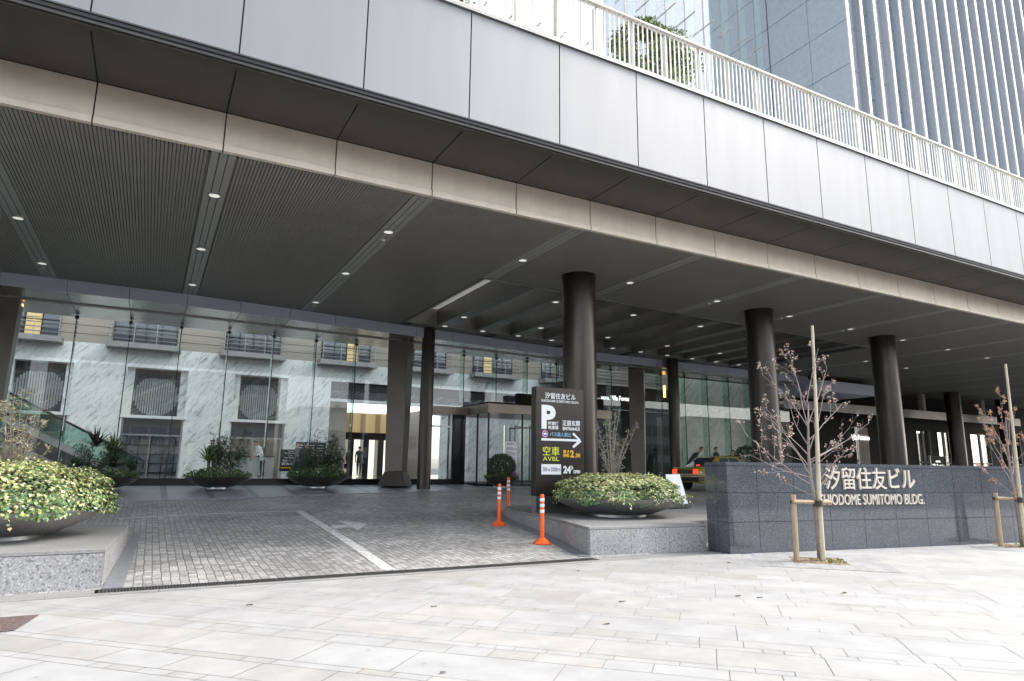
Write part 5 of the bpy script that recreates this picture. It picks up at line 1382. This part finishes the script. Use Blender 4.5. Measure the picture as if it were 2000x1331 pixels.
# ================================================================== HOTEL FRONT (right, in the shade)
ht = thing('hotel_building', (52, 29, .8), 'dark shaded hotel entrance front with lit doorways beyond the round columns', 'building')
YH = 28.5
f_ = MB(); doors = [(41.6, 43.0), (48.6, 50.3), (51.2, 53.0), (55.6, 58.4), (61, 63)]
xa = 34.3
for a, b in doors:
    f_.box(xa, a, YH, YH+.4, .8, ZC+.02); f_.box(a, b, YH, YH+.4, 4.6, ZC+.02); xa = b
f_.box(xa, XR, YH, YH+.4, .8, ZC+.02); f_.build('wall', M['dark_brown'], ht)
for i, (a, b) in enumerate(doors):
    MB().box(a-.0, b+.0, YH+1.6, YH+1.7, .8, 4.6).build('lit_interior', M['lit'] if i in (1, 3) else M['beige'], ht)
    d_ = MB(); d_.box(a, a+.08, YH-.03, YH+.1, .8, 4.6); d_.box(b-.08, b, YH-.03, YH+.1, .8, 4.6); d_.box((a+b)/2-.15, (a+b)/2+.1, YH-.02, YH+.1, .8, 4.6); d_.box(a+.08, b-.08, YH-.02, YH+.08, 2.3, 2.4)
    d_.build('door_frame', M['black'], ht)
    MB().box(a+.08, b-.08, YH+.11, YH+.12, .8, 4.6).build('pane', M['glass'], ht)
v_ = MB()
for k in range(8): v_.box(41.7+k*.17, 41.78+k*.17, YH-.08, YH-.03, .8, 4.6)
v_.build('vertical_slats', M['beige'], ht)
c_ = MB(); c_.box(33, 60, 27.0, YH-.05, 5.55, 5.75); c_.build('door_canopy', M['beige'], ht, bevel=.01)
MB().box(33, 60, 26.92, 26.99, 5.3, 5.85).build('canopy_edge', M['trim'], ht)
c_ = MB(); c_.box(32.6, 38.2, 24.4, 27.6, 6.1, 6.72); c_.build('upper_canopy', M['blue'], ht, bevel=.01)
for x in (46.9, 54.5): MB().box(x, x+.35, 26.8, 27.1, 5.86, ZC).build('hanger', M['beige'], ht)
text_mb('Villa Fontaine', 1.9, .32, .02, 0).xf(Matrix.Translation((41.1, YH-.12, 3.75))).build('lettering', M['lit_white'], ht)
hb = thing('hotel_board', (46.4, 26.0, .8), 'dark standing board with the hotel name beside the lit doorway', 'sign board')
MB().box(45.6, 47.3, 25.95, 26.0, 1.6, 2.72).build('panel', M['black'], hb)
text_mb('HOTEL', .55, .13, .005, .01).xf(Matrix.Translation((46.2, 25.948, 2.3))).build('lettering', M['lit_white'], hb)
text_mb('Villa Fontaine', 1.35, .22, .005, .01).xf(Matrix.Translation((45.78, 25.948, 1.98))).build('lettering', M['lit_white'], hb)
b = MB(); b.box(45.5, 45.58, 25.9, 26.05, .8, 2.75); b.box(47.32, 47.4, 25.9, 26.05, .8, 2.75); b.build('stand', M['steel'], hb)

# ================================================================== ACROSS THE STREET (seen mirrored in the lobby glass)
fac = [M['pale'], M['beige'], M['white'], M['granite_walk'], M['traver']]
xa = -46.
for i, (wd, hh, lab) in enumerate(((34, 11.5, 'pale office block with three window bands across the street'), (30, 14.0, 'beige office block with window bands across the street'), (38, 10.0, 'low white block with dark window bands across the street'),
                                   (36, 13.0, 'grey stone block with window bands across the street'), (44, 12.0, 'brown stone block with window bands across the street'))):
    ob = thing('office_block', (xa+wd/2, -48, -.2), lab, 'building')
    MB().box(xa, xa+wd-3, -60, -44, -.2, hh).build('wall', fac[i], ob)
    for fl in range(int(hh/3.4)):
        wb = MB().box(xa+1, xa+wd-4, -43.99, -43.9, 1.0+fl*3.4-(.8 if fl == 0 else 0), 2.9+fl*3.4).build('window_band', M['glass_win'], ob)
        mu = MB(); k = xa+1
        while k < xa+wd-4: mu.box(k, k+.25, -43.89, -43.8, 1.0+fl*3.4-(.8 if fl == 0 else 0), 2.9+fl*3.4); k += 2.1
        mu.build('mullion', fac[i], wb)
    xa += wd
tree0 = [o for o in bpy.data.objects if o.name == 'street_tree'][0]
for x, y, k, lab in ((14.7, -8.5, 2.0, 'tall bare street tree mirrored in the glass left of the tapered pier'), (28.5, -9.5, 1.8, 'bare street tree mirrored in the glass behind the taxi')):
    c = copy_tree(tree0); c.location = (x, y, 0); c.scale = (k, k, k); c.rotation_euler = (0, 0, x); c['label'] = lab; c['group'] = 'street trees mirrored in the glass'

# ================================================================== PEOPLE
def person(x, y, z, rz, label, coat, legs, walk=0., lean=0., height=1.7, coat_z=.80, arm=0., bag=None, hold=0.):
    t_ = height/1.72
    t = thing('person', (x, y, z), label, 'person')
    J = {}; E_ = []
    def j(n, p, r): J[n] = (Vector(p), r)
    L_ = lean
    j('pelvis', (0, 0, .95), .135); j('spine', (0, -L_*.10, 1.15), .14); j('chest', (0, -L_*.25, 1.36), .15); j('neck', (0, -L_*.36-.01, 1.50), .055)
    j('headb', (0, -L_*.42-.02, 1.57), .075); j('head', (0, -L_*.46-.015, 1.645), .092); j('crown', (0, -L_*.5, 1.70), .065)
    E_ += [('pelvis', 'spine'), ('spine', 'chest'), ('chest', 'neck'), ('neck', 'headb'), ('headb', 'head'), ('head', 'crown')]
    for s_, nm in ((-1, 'l'), (1, 'r')):
        w_ = walk*s_
        j('sh'+nm, (s_*.175, -L_*.28, 1.425), .062); j('el'+nm, (s_*.225, -L_*.2+w_*.10-arm*.06, 1.16), .047); j('wr'+nm, (s_*.215, -.05+w_*.2-arm*.26-L_*.1, .92+arm*.16), .033); j('ha'+nm, (s_*.21, -.075+w_*.22-arm*.34-L_*.1, .855+arm*.17), .034)
        E_ += [('chest', 'sh'+nm), ('sh'+nm, 'el'+nm), ('el'+nm, 'wr'+nm), ('wr'+nm, 'ha'+nm)]
        hp = J['ha'+nm][0]
        for k in range(4):
            fx = (k-1.5)*.018; ln_ = (.07, .08, .076, .06)[k]
            j('f%d%s' % (k, nm), hp+Vector((s_*.004, fx, -.035)), .009); j('g%d%s' % (k, nm), hp+Vector((-s_*.012, fx-.008, -.035-ln_)), .007); E_ += [('ha'+nm, 'f%d%s' % (k, nm)), ('f%d%s' % (k, nm), 'g%d%s' % (k, nm))]
        j('t'+nm, hp+Vector((-s_*.02, -.04, -.02)), .01); j('u'+nm, hp+Vector((-s_*.025, -.055, -.06)), .008); E_ += [('ha'+nm, 't'+nm), ('t'+nm, 'u'+nm)]
        j('hi'+nm, (s_*.09, 0, .90), .105); j('kn'+nm, (s_*.10, -.02-w_*.18, .50), .066); j('an'+nm, (s_*.10, .03-w_*.30+(.06 if w_ < 0 else 0), .10+(.05 if w_ < 0 else 0)), .046); j('to'+nm, (s_*.11, -.15-w_*.30, .05), .036)
        E_ += [('pelvis', 'hi'+nm), ('hi'+nm, 'kn'+nm), ('kn'+nm, 'an'+nm), ('an'+nm, 'to'+nm)]
    names = list(J); me = bpy.data.meshes.new('body_cage'); me.from_pydata([J[n][0] for n in names], [(names.index(a), names.index(b)) for a, b in E_], [])
    o = bpy.data.objects.new('body_cage', me); COL.objects.link(o); md = o.modifiers.new('skin', 'SKIN'); md.use_smooth_shade = True
    for i, n in enumerate(names):
        r = J[n][1]; sk_ = me.skin_vertices[0].data[i]
        sk_.radius = (r, r*.72) if n in ('pelvis', 'spine', 'chest') else (r, r); sk_.use_root = (n == 'pelvis')
    s_ = o.modifiers.new('sub', 'SUBSURF'); s_.levels = 1; s_.render_levels = 1
    dg = bpy.context.evaluated_depsgraph_get(); bm_ = bpy.data.meshes.new_from_object(o.evaluated_get(dg)); bpy.data.objects.remove(o); bpy.data.meshes.remove(me)
    vs = [v.co.copy() for v in bm_.vertices]; fs = [tuple(p.vertices) for p in bm_.polygons]; bpy.data.meshes.remove(bm_)
    mb = MB(); mb.v = [tuple(v) for v in vs]
    for f in fs:
        c = sum((vs[i] for i in f), Vector())/len(f)
        hand = min((c-J['hal'][0]).length, (c-J['har'][0]).length) < .125 and abs(c.x) > .14
        if c.z > 1.49 or hand: mi = 0
        elif c.z < .10: mi = 3
        elif c.z < coat_z and abs(c.x) < .3 and not (abs(c.x) > .19 and c.z > .82): mi = 2
        else: mi = 1
        mb.f.append(list(f)); mb.m.append(mi); mb.t.append(None)
    hc = J['head'][0]
    for sx_ in (-1, 1): mb.lathe([(0, -.009), (.009, 0), (0, .009)], (hc.x+sx_*.032, hc.y-.088, hc.z+.0), 8, 4); mb.lathe([(0, -.03), (.016, -.01), (.016, .012), (0, .03)], (hc.x+sx_*.094, hc.y+.005, hc.z-.01), 8, 0)
    mb.lathe([(.016, -.03), (.012, -.01), (.004, .02)], (hc.x, hc.y-.095, hc.z-.01), 8, 0); mb.box(hc.x-.024, hc.x+.024, hc.y-.093, hc.y-.084, hc.z-.058, hc.z-.05, 5)
    K = Matrix.Rotation(rz, 4, 'Z') @ Matrix.Scale(t_, 4)
    mb.xf(K).build('body', [M['skin'], coat, legs, M['black'], M['hair'], M['pink']], t, smooth=True, local=True)
    h_ = MB(); n = 16
    for i in range(6):
        el = i/5*pi/2
        for k in range(n):
            a = 2*pi*k/n; fr = .5-.5*cos(a+pi/2) if False else .5-.5*sin(a)      # 1 at the front (-y)
            z_ = (.025+.055*fr)*(1-sin(el)) + .085*sin(el) - .055*(1-fr)*(1-sin(el))
            h_.v.append((hc.x+.102*cos(el*.98)*cos(a), hc.y+.004+.108*cos(el*.98)*sin(a)*-1*-1, hc.z+z_+.012))
    for i in range(5):
        for k in range(n): h_.f.append([i*n+k, i*n+(k+1) % n, (i+1)*n+(k+1) % n, (i+1)*n+k]); h_.m.append(0); h_.t.append(None)
    h_.xf(K).build('hair', M['hair'], t, smooth=True, local=True)
    if bag: MB().box(.17, .27, -.2, .18, .48, .78).xf(K).build('bag', bag, t, local=True, bevel=.02)
    return t
person(11.0, 39.4, ZL, rad(160), 'man in long dark coat walking away into the lift hall', M['suit'], M['navy'], walk=.9, height=1.74, coat_z=.70)
person(10.5, 39.9, ZL, rad(110), 'person in black coat with shoulder bag next to the man entering the lift hall', M['black'], M['suit'], walk=.4, height=1.62, coat_z=.55, bag=M['black'])
person(6.55, 35.0, ZL, rad(60), 'man in grey suit and white collar passing the black notice board', M['grey_cloth'], M['suit'], walk=.8, height=1.72, coat_z=.75, bag=M['black'])
person(7.05, 35.3, ZL, rad(165), 'man in dark jacket and jeans seen from behind near the directory board', M['brown_cloth'], M['jeans'], walk=.5, height=1.74)
person(4.75, 33.6, ZL, rad(-75), 'man in pale blue shirt leaning forward inside the lobby glass', M['shirt'], M['suit'], lean=.9, arm=.9, height=1.7)
person(2.48, 33.2, ZL, rad(20), 'person behind the second shrub bowl facing the glass', M['grey_cloth'], M['suit'], height=1.68)
person(2.78, 33.4, ZL, rad(-40), 'person with bare forehead behind the nandina in the lobby', M['brown_cloth'], M['suit'], height=1.66)
person(23.6, 25.2, .88, rad(65), 'man in dark jacket bending over at the rear roof of the taxi', M['suit'], M['suit'], lean=1.4, height=1.86)
person(25.7, 25.4, .9, rad(75), 'man in dark suit with a phone in hand standing beyond the taxi roof', M['suit'], M['suit'], height=1.88, arm=.9)
person(27.0, 25.5, .9, rad(-35), 'man in dark jacket over white collar standing next to the bush', M['suit'], M['suit'], height=1.76)
